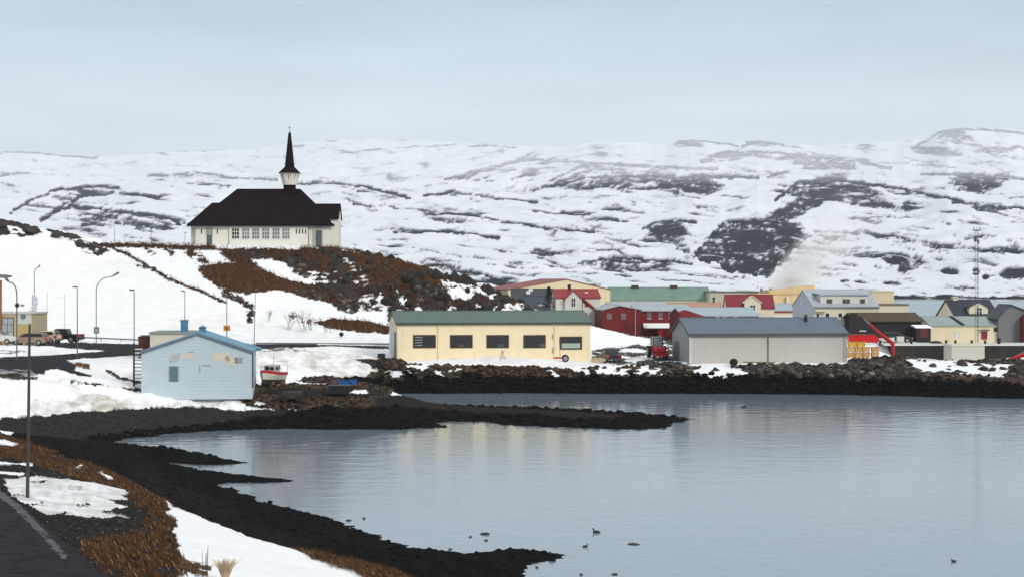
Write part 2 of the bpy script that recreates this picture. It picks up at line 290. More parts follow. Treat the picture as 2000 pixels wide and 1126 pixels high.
# yard by the boat and shore mound
paint([(492,768),(500,752),(560,752),(598,738),(640,735),(700,737),(745,724),(705,703),(752,700),(775,704),(800,712),(760,770),(810,790),(820,800),(700,806),(620,802),(540,798),(470,790)],BROWNR,3,band=(140,222))
paint([(500,766),(560,757),(740,760),(760,772),(560,778)],GRAV,3,band=(140,222))
paint([(690,700),(775,701),(800,715),(740,718)],ASPH,2,road=True,band=(190,232))
paint([(690,762),(715,760),(720,767),(680,767)],SNOW,2,band=(150,185)); 
for q in [[(478,778),(490,778),(492,784),(480,784)],[(496,784),(515,784),(518,790),(498,790)],[(560,744),(640,748),(640,751),(570,750)]]: paint(q,SNOW,2,band=(140,190))
# beach and shore edge
edge=[(-560,822),(0,818),(58,812),(160,803),(215,800),(290,796),(380,794),(440,792),(480,790),(500,850),(330,870),(-560,1000)]
paint(edge,(.030,.0265,.0255),4,band=(95,160))
paint([(480,800),(540,799),(620,803),(700,806),(790,800),(880,796),(880,855),(430,855)],(.024,.02,.0185),6,band=(130,175))
paint([(700,800),(760,785),(880,790),(1360,800),(1360,845),(640,850),(600,815)],(.03,.024,.022),3,band=(140,192))
paint([(735,775),(790,770),(1400,776),(1400,830),(735,830)],(.022,.018,.017),1,band=(150,197))
# riprap ahead of the harbour buildings
paint([(770,716),(800,712),(880,714),(1050,716),(1110,722),(1240,712),(1270,708),(1347,709),(1480,712),(1653,709),(1660,700),(1745,696),(2600,700),(2600,800),(760,800)],BROWNR,3,band=(195,232))
paint([(738,702),(780,703),(800,716),(770,724),(740,720)],ROCK,3,band=(195,232))
for q,t in [([(790,714),(850,712),(862,724),(868,735),(856,733),(845,722),(800,722)],.15),([(745,724),(800,722),(810,732),(770,736)],.12),([(1065,720),(1085,722),(1098,736),(1080,733)],.2),([(1112,716),(1260,712),(1300,722),(1290,734),(1240,734),(1200,730),(1150,733),(1120,725)],.1),([(1348,722),(1380,713),(1440,716),(1475,734),(1420,740),(1380,738)],.3),([(1766,700),(1850,700),(1900,708),(1980,712),(1960,736),(1880,732),(1800,728)],.3),([(1640,706),(1500,709),(1380,708),(1380,712),(1640,713)],.3),([(1345,703),(1650,702),(1655,714),(1500,713),(1345,716)],.45),([(870,716),(905,720),(900,726),(880,724)],.0)]:
    paint(q,SNOW,4,t,band=(195,232))
paint([(-560,820),(2600,820),(2600,660),(-560,660)],(.09,.09,.09),0,-9)
# tyre-tracked ground round the tractor
m=inpoly(U,V,[(1155,682),(1345,662),(1347,709),(1270,708),(1210,712),(1157,704)])&(YY>205)&(YY<262)&(fbm(U*.018,V*.16,77,3)<.02); setc(m,(.07,.068,.07))
m=inpoly(U,V,[(1000,610),(1175,640),(1330,655),(1330,668),(1160,664),(1060,655)])&(YY>246)&(YY<275)&(n3<.1); setc(m,DGRASS)
# near bank
NB=(12,134)
paint([(-560,838),(0,846),(60,868),(130,893),(200,917),(270,952),(330,985),(480,1048),(600,1083),(740,1126),(900,1200),(1200,1400),(2600,2600),(2600,1000),(1000,1000),(400,890),(200,840),(0,820),(-560,820)],(.0085,.0072,.0068),3,band=NB)
paint([(-560,842),(0,848),(60,868),(130,893),(200,917),(270,952),(335,985),(345,1005),(345,1060),(420,1110),(380,1150),(340,1300),(-560,1300)],GRAV,3,band=NB)
paint([(-560,842),(0,848),(60,866),(130,890),(200,914),(270,948),(335,983),(345,1000),(300,985),(240,962),(160,938),(80,912),(30,896),(-560,870)],GRASS,4,.12,band=NB)
paint([(250,968),(330,985),(345,1010),(330,1040),(350,1070),(425,1112),(370,1180),(200,1180),(215,1128),(170,1085),(165,1058),(250,1045),(300,1010)],GRASS,6,.06,sx,band=NB)
paint([(300,900),(420,960),(600,1050),(900,1105),(900,1130),(740,1120),(600,1083),(480,1048),(335,985),(250,930)],(.014,.0115,.009),4,.1,band=NB)
paint([(570,1072),(640,1084),(760,1108),(860,1130),(1000,1200),(760,1200),(700,1115),(620,1092)],(.09,.05,.028),3,.2,band=NB)
paint([(318,976),(345,990),(480,1050),(580,1080),(640,1098),(700,1118),(750,1150),(800,1400),(250,1400),(345,1126),(375,1106),(345,1075),(368,1058),(332,1040),(352,1022),(322,1002),(335,996)],SNOW,4,band=NB)
paint([(340,1080),(430,1090),(400,1126),(350,1126)],(.1,.06,.035),5,-.12,band=NB)
paint([(8,936),(60,928),(150,938),(215,951),(262,962),(235,968),(255,974),(200,977),(250,990),(200,996),(255,1011),(150,1007),(85,1003),(62,988),(20,966)],SNOW,4,.34,sx,band=NB)
tint([(0,925),(270,945),(270,1015),(0,1015)],(.35,.33,.31),.55,band=NB)
paint([(60,940),(160,950),(160,958),(60,950)],(.3,.3,.3),3,-.02,band=NB)
for q in [[(-40,903),(62,903),(66,908),(-40,907)],[(-20,856),(10,858),(40,868),(30,871),(-20,864)],[(145,912),(160,907),(165,914),(148,917)],[(186,920),(200,921),(225,936),(215,936)],[(-20,916),(50,922),(40,928),(-20,922)],[(-40,824),(10,826),(35,838),(20,850),(0,843),(-40,846)]]: paint(q,SNOW,2,band=NB)
paint([(-560,930),(0,952),(60,1000),(130,1058),(215,1130),(400,1400),(-560,1400)],ASPH,3,road=True,band=NB)
stroke([(-20,950),(30,985),(80,1035),(125,1085)],6,(.12,.12,.13),2,.25,road=True,band=NB)
# wave-washed black weed band at every waterline
wb=(D<np.where(ripr,2.3,np.where(YY<132,3.5+6*np.clip((U-250)/400,0,1),np.interp(U,[380,640],[1.6,5.5])))+n1*1.2)&(YY<235)
setc(wb,WEED); 
puddle=np.zeros(XX.shape,bool)
for q in [[(882,812),(930,811),(950,814),(905,818)],[(970,812),(1002,813),(1000,816),(975,816)],[(1195,815),(1215,815),(1213,818),(1198,818)]]: puddle|=inpoly(U+n1*4,V+n2*2,q)&(YY>140)&(YY<192)
# relief of rough ground
snowy=(C[...,0]>.4).astype(float); rough=(1-snowy)*(cls==0)
amp=np.where(YY>195,.35,np.where(YY>132,.22,.16))*np.clip(D/1.5,0,1); amp=np.where((YY>240)&(YY<310),.55,amp)
Z=Z+rough*amp*(fbm(XX*.7,YY*.7,91,4,.65)*1.2+np.abs(fbm(XX*1.8,YY*1.8,92,3,.6))*.9-.1)
Z=Z+snowy*(fbm(XX*.16,YY*.16,93,3)*.28+fbm(XX*.8,YY*.8,95,3)*.06)*np.clip(D/3,0,1)
cliff=inpoly(U,V,[(770,520),(870,540),(1030,600),(1030,615),(760,615)])&(YY>255)&(YY<290)
Z=Z+np.where(cliff,fbm(XX*.45,YY*.25,97,4,.6)*1.2,0)
dirty=inpoly(U,V,[(500,675),(750,690),(760,740),(500,760)])&(YY<225)&(YY>160)
Z=Z+np.where(dirty&(snowy>0),fbm(XX*.35,YY*.35,98,4,.6)*.7,0)
pile=inpoly(U,V,[(-40,720),(300,740),(480,770),(480,800),(-40,825)])&(YY<165)&(YY>138)
Z=Z+np.where(pile&(snowy>0),fbm(XX*.3,YY*.5,99,4,.6)*.95,0)
Z[puddle]=np.minimum(Z[puddle],-.05)
def gz(X,Y):
    px=1000+F*X/Y; i=np.clip(np.searchsorted(rows,Y)-1,0,len(rows)-2); j=np.clip(np.searchsorted(cols,px)-1,0,len(cols)-2)
    a=(Y-rows[i])/(rows[i+1]-rows[i]); b=(px-cols[j])/(cols[j+1]-cols[j])
    return float((Z[i,j]*(1-a)+Z[i+1,j]*a)*(1-b)+(Z[i,j+1]*(1-a)+Z[i+1,j+1]*a)*b)
def terrain_mat(name,snowbump=.42):
    m=bpy.data.materials.new(name); m.use_nodes=True; t=m.node_tree; n=t.nodes; L=t.links.new; b=n['Principled BSDF']
    at=n.new('ShaderNodeAttribute'); at.attribute_name='cover'; tc=n.new('ShaderNodeTexCoord')
    lu=n.new('ShaderNodeSeparateColor'); L(at.outputs['Color'],lu.inputs[0])
    sn=n.new('ShaderNodeMapRange'); sn.inputs[1].default_value=.2; sn.inputs[2].default_value=.6; L(lu.outputs[0],sn.inputs[0])
    nz=n.new('ShaderNodeTexNoise'); nz.inputs['Scale'].default_value=2.2; nz.inputs['Detail'].default_value=8; nz.inputs['Roughness'].default_value=.75; L(tc.outputs['Object'],nz.inputs[0])
    mr=n.new('ShaderNodeMapRange'); mr.inputs[1].default_value=.3; mr.inputs[2].default_value=.7; mr.inputs[3].default_value=.35; mr.inputs[4].default_value=1.75; L(nz.outputs[0],mr.inputs[0])
    mf=n.new('ShaderNodeMix'); L(sn.outputs[0],mf.inputs[0]); L(mr.outputs[0],mf.inputs[2]); mf.inputs[3].default_value=1.0
    vm=n.new('ShaderNodeVectorMath'); vm.operation='SCALE'; L(at.outputs['Color'],vm.inputs[0]); L(mf.outputs[0],vm.inputs['Scale']); L(vm.outputs[0],b.inputs['Base Color'])
    b.inputs['Roughness'].default_value=.95; b.inputs['Specular IOR Level'].default_value=.04
    bu=n.new('ShaderNodeBump'); bs=n.new('ShaderNodeMix'); L(sn.outputs[0],bs.inputs[0]); bs.inputs[2].default_value=.9; bs.inputs[3].default_value=snowbump
    L(bs.outputs[0],bu.inputs['Strength']); bu.inputs['Distance'].default_value=.18; L(nz.outputs[0],bu.inputs['Height']); L(bu.outputs[0],b.inputs['Normal'])
    return m
def grid_mesh(name,X,Y,Zz,Cc,fmask,material,kind='structure'):
    nr,nc=X.shape; idx=np.arange(nr*nc).reshape(nr,nc)
    q=np.stack([idx[:-1,:-1],idx[:-1,1:],idx[1:,1:],idx[1:,:-1]],-1)[fmask].reshape(-1,4)
    used=np.unique(q); mp=np.full(nr*nc,-1,np.int64); mp[used]=np.arange(len(used)); q=mp[q]
    me=bpy.data.meshes.new(name); me.vertices.add(len(used)); me.loops.add(q.size); me.polygons.add(len(q))
    co=np.stack([X.ravel()[used],Y.ravel()[used],Zz.ravel()[used]],-1).astype(np.float32)
    me.vertices.foreach_set('co',co.ravel()); me.loops.foreach_set('vertex_index',q.ravel().astype(np.int32))
    me.polygons.foreach_set('loop_start',np.arange(0,q.size,4,dtype=np.int32)); me.polygons.foreach_set('loop_total',np.full(len(q),4,np.int32))
    me.polygons.foreach_set('use_smooth',np.ones(len(q),bool))
    me.update(calc_edges=True)
    a=me.attributes.new('cover','FLOAT_COLOR','POINT'); cc=np.ones((len(used),4),np.float32); cc[:,:3]=Cc.reshape(-1,3)[used]; a.data.foreach_set('color',cc.ravel())
    me.materials.append(material); o=bpy.data.objects.new(name,me); col.objects.link(o)
    if kind: o['kind']=kind
    return o
tm=terrain_mat('ground_cover')
fr=(cls[:-1,:-1]==1)&(cls[1:,1:]==1); fh=(YY[:-1,:-1]>243)&(YY[:-1,:-1]<335)&(U[:-1,:-1]<1160)&~fr
fw=(wb[:-1,:-1])&~fr&~fh; fg=~(fr|fh|fw); deep=(D[:-1,:-1]<-14); fg&=~deep
grid_mesh('road',XX,YY,Z,C,fr,tm); grid_mesh('hill',XX,YY,Z,C,fh,tm); grid_mesh('shore',XX,YY,Z,C,fw,tm); grid_mesh('ground',XX,YY,Z,C,fg,tm)
# ------------------------------------------------------------------ water
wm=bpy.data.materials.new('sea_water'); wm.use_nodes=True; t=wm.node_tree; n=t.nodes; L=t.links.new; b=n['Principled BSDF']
b.inputs['Base Color'].default_value=(.205,.25,.285,1); b.inputs['Roughness'].default_value=.08; b.inputs['IOR'].default_value=1.55  # base colour raised to stand in for sky reflected by the waves
tc=n.new('ShaderNodeTexCoord'); last=None
for sc,st,ds,stretch in ((3.5,.25,.03,(1,1.3,1)),(9,.12,.012,(1,1,1))):
    mp=n.new('ShaderNodeMapping'); mp.inputs['Scale'].default_value=stretch; mp.inputs['Rotation'].default_value=(0,0,.25); L(tc.outputs['Object'],mp.inputs[0])
    z=n.new('ShaderNodeTexNoise'); z.inputs['Scale'].default_value=sc; z.inputs['Detail'].default_value=3; L(mp.outputs[0],z.inputs[0])
    bu=n.new('ShaderNodeBump'); bu.inputs['Strength'].default_value=st; bu.inputs['Distance'].default_value=ds; L(z.outputs[0],bu.inputs['Height'])
    if last: L(last.outputs[0],bu.inputs['Normal'])
    last=bu
mp=n.new('ShaderNodeMapping'); mp.inputs['Scale'].default_value=(.012,.05,1); mp.inputs['Rotation'].default_value=(0,0,.12); L(tc.outputs['Object'],mp.inputs[0])
z=n.new('ShaderNodeTexNoise'); z.inputs['Scale'].default_value=1; z.inputs['Detail'].default_value=5; L(mp.outputs[0],z.inputs[0])
mr=n.new('ShaderNodeMapRange'); mr.inputs[1].default_value=.35; mr.inputs[2].default_value=.7; mr.inputs[3].default_value=.05; mr.inputs[4].default_value=.12; L(z.outputs[0],mr.inputs[0]); L(mr.outputs[0],b.inputs['Roughness'])
L(last.outputs[0],b.inputs['Normal'])
wc=np.concatenate([np.arange(-560,100,26),np.arange(100,2050,2.4),np.arange(2050,2561,20)]); wr=np.concatenate([rr(40,70,1.5),rr(70,110,.2),rr(110,212,.27),rr(212,240,1.5),[240.]])
WU,WY=np.meshgrid(wc,wr); WX=(WU-1000)/F*WY; fade=np.clip((WY-68)/4,0,1)*np.clip((214-WY)/4,0,1)*np.clip((WU-90)/30,0,1)*np.clip((2048-WU)/12,0,1)
wind=.62+.55*fbm(WX*.018,WY*.05,201,4)
shel=np.clip(.22+(WY-75)/170,0.22,.8)*np.clip(wind,.25,1)
WZ=(fbm(WX*.28,WY*.5,202,3,.6)*.05+fbm(WX*.9,WY*1.5,203,2,.6)*.028)*fade*shel
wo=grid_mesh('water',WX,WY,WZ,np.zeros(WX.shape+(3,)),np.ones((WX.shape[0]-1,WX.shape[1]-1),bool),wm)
xa,xb=(-1560)/F*40,(1560)/F*40; xc,xd=(-1560)/F*240,(1560)/F*240
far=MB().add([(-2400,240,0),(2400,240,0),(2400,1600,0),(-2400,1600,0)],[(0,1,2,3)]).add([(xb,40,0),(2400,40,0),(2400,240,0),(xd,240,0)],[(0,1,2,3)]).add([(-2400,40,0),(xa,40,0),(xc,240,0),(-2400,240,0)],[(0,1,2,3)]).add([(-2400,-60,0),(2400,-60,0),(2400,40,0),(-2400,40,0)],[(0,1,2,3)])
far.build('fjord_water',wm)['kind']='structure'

# ------------------------------------------------------------------ far hills
skyl=np.array([(-700,300),(0,297),(40,295),(120,303),(200,306),(300,299),(400,294),(500,291),(560,282),(620,275),(700,272),(800,274),(900,278),(1000,284),(1080,287),(1140,280),(1200,277),(1300,281),(1325,276),(1350,273),(1420,279),(1480,275),(1530,280),(1600,285),(1650,281),(1750,276),(1800,270),(1832,258),(1850,251),(1900,249),(1960,251),(2000,255),(2200,262),(2700,280)],float)
fc=np.concatenate([np.arange(-640,-40,16),np.arange(-40,2040,1.9),np.arange(2040,2640,16)]); S=np.linspace(-.02,1.06,330)
FU,FS=np.meshgrid(fc,S); sk=np.interp(FU,skyl[:,0],skyl[:,1])+fbm(FU*.02,FU*0,5,4)*3
FY=1190*(4400/1190)**np.clip(FS,-.05,1.1)
FV=584+(sk-584)*np.clip(FS,-.05,1)**.93 if False else 584+(sk-584)*np.sign(FS)*np.abs(FS)**.93
FX=(FU-1000)/F*FY; FZ=CZ-(FV-HY)/F*FY
_i=int(np.argmin(np.abs(S-1))); FZ=np.where(FS>S[_i],FZ[_i][None,:]-(FS-1)*1200,FZ)
rel=fbm(FX*.0032,FY*.0022,7,5,.55)*26+np.abs(fbm(FX*.0045,FY*.003,8,4,.55))*-18
ter=np.sin(FZ*.16+fbm(FX*.003,FY*.003,9,3)*5)*1.6
env=np.clip(FS*5,0,1)*np.clip((1.0-FS)*6,0.05,1)
FZ=FZ+(rel+ter)*env*np.where(FS<=1,1,0)
FV=HY-(FZ-CZ)/FY*F
dn=np.full(FU.shape,.0)
def blob(cx,cy,rx,ry,a,s):
    global dn
    c,q=math.cos(math.radians(a)),math.sin(math.radians(a)); dx=FU-cx; dy=FV-cy
    x=(dx*c+dy*q)/rx; y=(-dx*q+dy*c)/ry; dn=np.maximum(dn,s*np.clip(1.35-(x*x+y*y),0,1)**.6)
def line(pts,s,wd):
    global dn
    xs=[p[0] for p in pts]; ys=[p[1] for p in pts]; sel=(FU>min(xs)-25)&(FU<max(xs)+25)&(FV>min(ys)-25)&(FV<max(ys)+25)
    wob=fbm(FU[sel]*.03,FV[sel]*.08,71,3)*5
    d=segd(FU[sel],FV[sel]+wob,pts); vv=dn[sel]; dn[sel]=np.maximum(vv,s*np.clip(1.2-(d/wd)**1.3,0,1))
for a in [(230,428,120,20,6,.62),(130,385,70,12,-12,.45),(190,375,60,10,-5,.5),(215,455,70,14,5,.4),(330,430,50,12,8,.5),(60,405,40,12,-30,.35),(40,330,90,10,5,.2),(330,350,130,14,0,.22),
  (640,360,70,10,4,.4),(740,378,70,10,8,.4),(1150,350,95,24,-8,.6),(1250,354,110,22,-3,.66),(1340,362,75,17,3,.85),(1130,328,60,8,-6,.6),(980,340,70,14,-14,.42),(880,350,80,12,-14,.35),(700,300,120,12,-3,.3),(640,285,90,8,-3,.35),(820,290,120,9,2,.3),(1000,300,120,9,-4,.28),(1160,325,60,10,-6,.5),(1050,315,80,8,0,.45),
  (880,424,55,12,8,.52),(950,388,90,9,5,.45),(880,380,50,8,0,.5),(1160,422,60,10,8,.5),(1200,405,80,12,5,.4),(1075,490,46,9,0,.6),(1220,515,95,15,3,.72),(1180,485,45,5,0,.6),(1300,452,46,24,-12,.78),(1330,478,30,14,60,.6),(900,455,75,8,4,.5),(925,538,70,14,14,.72),(985,552,42,13,8,.7),(870,518,40,5,3,.6),(1100,440,60,8,6,.35),
  (1420,306,60,11,-8,.75),(1500,300,60,9,0,.6),(1600,316,90,17,8,.66),(1640,320,36,14,10,.85),(1345,280,30,6,5,.8),(1490,280,36,6,5,.8),(1560,340,90,10,0,.45),(1330,395,80,16,3,.42),(1400,340,80,8,-3,.55),
  (1615,372,95,20,3,.9),(1570,398,90,17,-26,.88),(1530,420,50,16,-20,.8),(1700,395,52,10,6,.85),(1776,402,15,12,0,.95),(1780,378,60,6,8,.6),
  (1690,450,70,10,5,.5),(1745,466,70,8,6,.62),(1850,479,70,7,5,.6),(1640,480,70,22,0,.5),(1560,500,60,30,0,.5),
  (1900,357,52,20,3,.88),(1960,345,50,7,5,.6),(1932,404,42,11,5,.7),(1832,296,55,9,3,.82),(1900,275,90,14,0,.5),(1850,262,40,8,-5,.55),(1960,290,60,10,0,.5),(1970,262,50,6,0,.4),(1700,285,60,6,-3,.35),
  (1700,497,34,7,0,.8),(1765,506,50,13,3,.8),(1770,522,24,9,0,.75),(1722,520,36,5,0,.6),(1855,528,17,8,3,.95),(1906,530,8,8,0,.98),(1925,540,7,6,0,.98),(1980,533,28,17,3,.9),(1975,486,46,9,3,.75),(1690,549,22,5,0,.7),(1742,553,20,5,0,.7),(1885,562,22,6,0,.55),(1960,568,30,5,0,.5),(1830,505,30,5,0,.5),(1650,548,10,4,0,.8),(1900,460,50,8,0,.5),(1640,520,60,8,0,.5)]: blob(*a)
for p,s,wd in [([(20,413),(60,390),(100,373),(180,362),(232,366)],.75,4),([(85,425),(130,394),(170,378),(230,376),(310,384)],.75,4),([(80,430),(108,411),(140,402),(230,412),(330,424),(352,436)],.9,5),([(350,433),(380,438)],.7,3),
  ([(290,341),(340,340),(380,335),(440,345),(540,352)],.7,3),([(580,357),(650,355),(720,364),(800,386)],.85,3.5),([(300,350),(400,360),(480,363)],.5,2.5),([(0,300),(40,296),(120,304),(190,308)],.6,3),([(180,305),(260,300),(350,296),(430,293)],.4,3),([(0,335),(80,340),(160,345)],.4,2.5),
  ([(870,348),(960,326),(1010,315),(1060,313),(1140,318)],.75,4),([(930,352),(1000,331),(1070,327),(1120,328)],.6,3),([(1075,352),(1140,322),(1165,317),(1240,324),(1400,330)],.75,4),([(1060,365),(1150,345),(1220,343),(1300,346),(1380,345),(1480,346)],.8,3.5),([(650,300),(760,290),(900,283),(1010,288)],.55,3),([(560,300),(640,292),(700,296)],.4,2.5),
  ([(828,382),(880,374),(960,385),(1050,395)],.8,3),([(840,417),(900,417),(960,426),(1060,443),(1160,452)],.9,3.2),([(770,452),(820,449),(900,453),(975,464)],.85,3.2),([(1040,412),(1100,415),(1200,430),(1260,440)],.6,2.6),([(1130,512),(1200,501),(1320,509),(1350,513)],.9,3.4),([(1160,464),(1270,470)],.6,2.2),([(1255,446),(1285,432),(1330,428),(1360,435)],.8,4),([(700,475),(800,482),(900,500)],.45,2.2),([(690,398),(780,405),(840,412)],.6,2.5),([(770,470),(900,478),(1060,500)],.45,2.2),([(830,505),(1000,520),(1300,545),(1480,560)],.5,1.8),([(1300,530),(1400,542),(1480,552)],.5,1.8),
  ([(1320,280),(1345,274),(1400,279),(1440,284)],.85,3.6),([(1450,284),(1488,276),(1530,283)],.85,3.6),([(1370,315),(1410,298),(1480,296),(1560,302),(1650,312),(1740,328)],.85,4),([(1500,345),(1560,328),(1620,330)],.7,4),([(1515,390),(1560,354),(1620,349),(1700,359),(1780,372),(1880,392)],.92,4),([(1360,495),(1420,432),(1500,431),(1560,440)],.9,5),([(1590,450),(1680,455),(1760,464),(1850,478),(1960,492)],.6,3.5),([(1800,340),(1900,339),(2000,348),(2100,360)],.85,3.5),([(1600,305),(1750,318),(1900,330)],.5,2.4),([(1780,292),(1830,262),(1860,253),(1960,256),(2100,260)],.6,3.4),([(1860,395),(1930,398),(2020,410)],.7,3),([(1640,288),(1760,280)],.4,3),([(1700,582),(2200,586)],1.6,5),([(1740,578),(1880,577)],.7,2)]: line(p,s*1.15,wd*1.2)
cl=inpoly(FU+fbm(FU*.02,FV*.03,6,4,.65)*44,FV+fbm(FU*.02,FV*.03,66,4,.65)*22,[(1352,503),(1372,480),(1412,431),(1500,430),(1562,438),(1592,452),(1560,480),(1525,505),(1495,545),(1450,537),(1400,518)]); dn=np.where(cl,.9+.25*fbm(FU*.02,FV*.05,16,3),dn)
# rock shows where the fine grain of the slope beats the snow
wA=np.exp(-((FU-1000)/330)**2-((FV-330)/60)**2)
def st(a,sd,fx,fy):
    c,q=math.cos(a),math.sin(a); x=FU*c+FV*q; y=-FU*q+FV*c; return fbm(x*fx,y*fy,sd,5,.62)
wu=fbm(FU*.01,FV*.03,17,3)*14; FV0=FV; FV=FV+wu; g=st(-.16,11,.015,.115)*wA+st(.08,12,.013,.105)*(1-wA); FV=FV0
g2=st(-.5,15,.07,.16)
dd_h=np.clip(np.maximum(dn,.1),0,1)
grain=.5+.95*g+np.clip(dd_h*.75-.08,.04,.6)*g2
base=.23+.24*fbm(FU*.005,FV*.016,14,3)+.10*wA
dd=np.clip(np.maximum(dn,base),0,1.2)
rk=1/(1+np.exp(-(dd*.86+.04-grain)*24)); rk=rk*(FS<1.01)
skyline_fade=np.clip((FV-300)/60,0.5,1)  # rock fades toward snow at the skyline, cloud haze put into the colour
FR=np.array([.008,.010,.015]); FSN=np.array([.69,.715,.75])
FC=FSN+(FR-FSN)*(rk*skyline_fade)[...,None]
FZ=FZ-rk*1.5*env
fm=terrain_mat('far_hill_cover',.1); fm.node_tree.nodes['Noise Texture'].inputs['Scale'].default_value=.05
fm.node_tree.nodes['Bump'].inputs['Distance'].default_value=4
_n=fm.node_tree.nodes; _L=fm.node_tree.links.new; _b=_n['Principled BSDF']; _src=_b.inputs['Base Color'].links[0].from_socket
_tc=_n.new('ShaderNodeTexCoord'); _mp=_n.new('ShaderNodeMapping'); _mp.inputs['Scale'].default_value=(.028,.006,.085); _mp.inputs['Rotation'].default_value=(0,.12,0); _L(_tc.outputs['Object'],_mp.inputs[0])
_z=_n.new('ShaderNodeTexNoise'); _z.inputs['Scale'].default_value=1.0; _z.inputs['Detail'].default_value=7; _z.inputs['Roughness'].default_value=.72; _z.inputs['Distortion'].default_value=.8; _L(_mp.outputs[0],_z.inputs[0])
_r=_n.new('ShaderNodeMapRange'); _r.inputs[1].default_value=.57; _r.inputs[2].default_value=.64; _r.inputs[4].default_value=.85; _L(_z.outputs[0],_r.inputs[0])
_x=_n.new('ShaderNodeMix'); _x.data_type='RGBA'; _L(_r.outputs[0],_x.inputs[0]); _L(_src,_x.inputs[6]); _x.inputs[7].default_value=(*FSN,1); _L(_x.outputs[2],_b.inputs['Base Color'])
grid_mesh('hills',FX,FY,FZ,FC,np.ones((FX.shape[0]-1,FX.shape[1]-1),bool),fm)
# air
def vol(name,dens,colr,aniso=0.):
    m=bpy.data.materials.new(name); m.use_nodes=True; t=m.node_tree; t.nodes.remove(t.nodes['Principled BSDF']); v=t.nodes.new('ShaderNodeVolumePrincipled')
    v.inputs['Density'].default_value=dens; v.inputs['Color'].default_value=(*colr,1); v.inputs['Anisotropy'].default_value=aniso
    t.links.new(v.outputs[0],t.nodes['Material Output'].inputs['Volume']); return m,v
hz,_=vol('pale_air',.00005,(.93,.96,1))
HZ=MB().box(-2700,2700,-70,4900,-6,560).build('haze',hz); HZ['kind']='stuff'
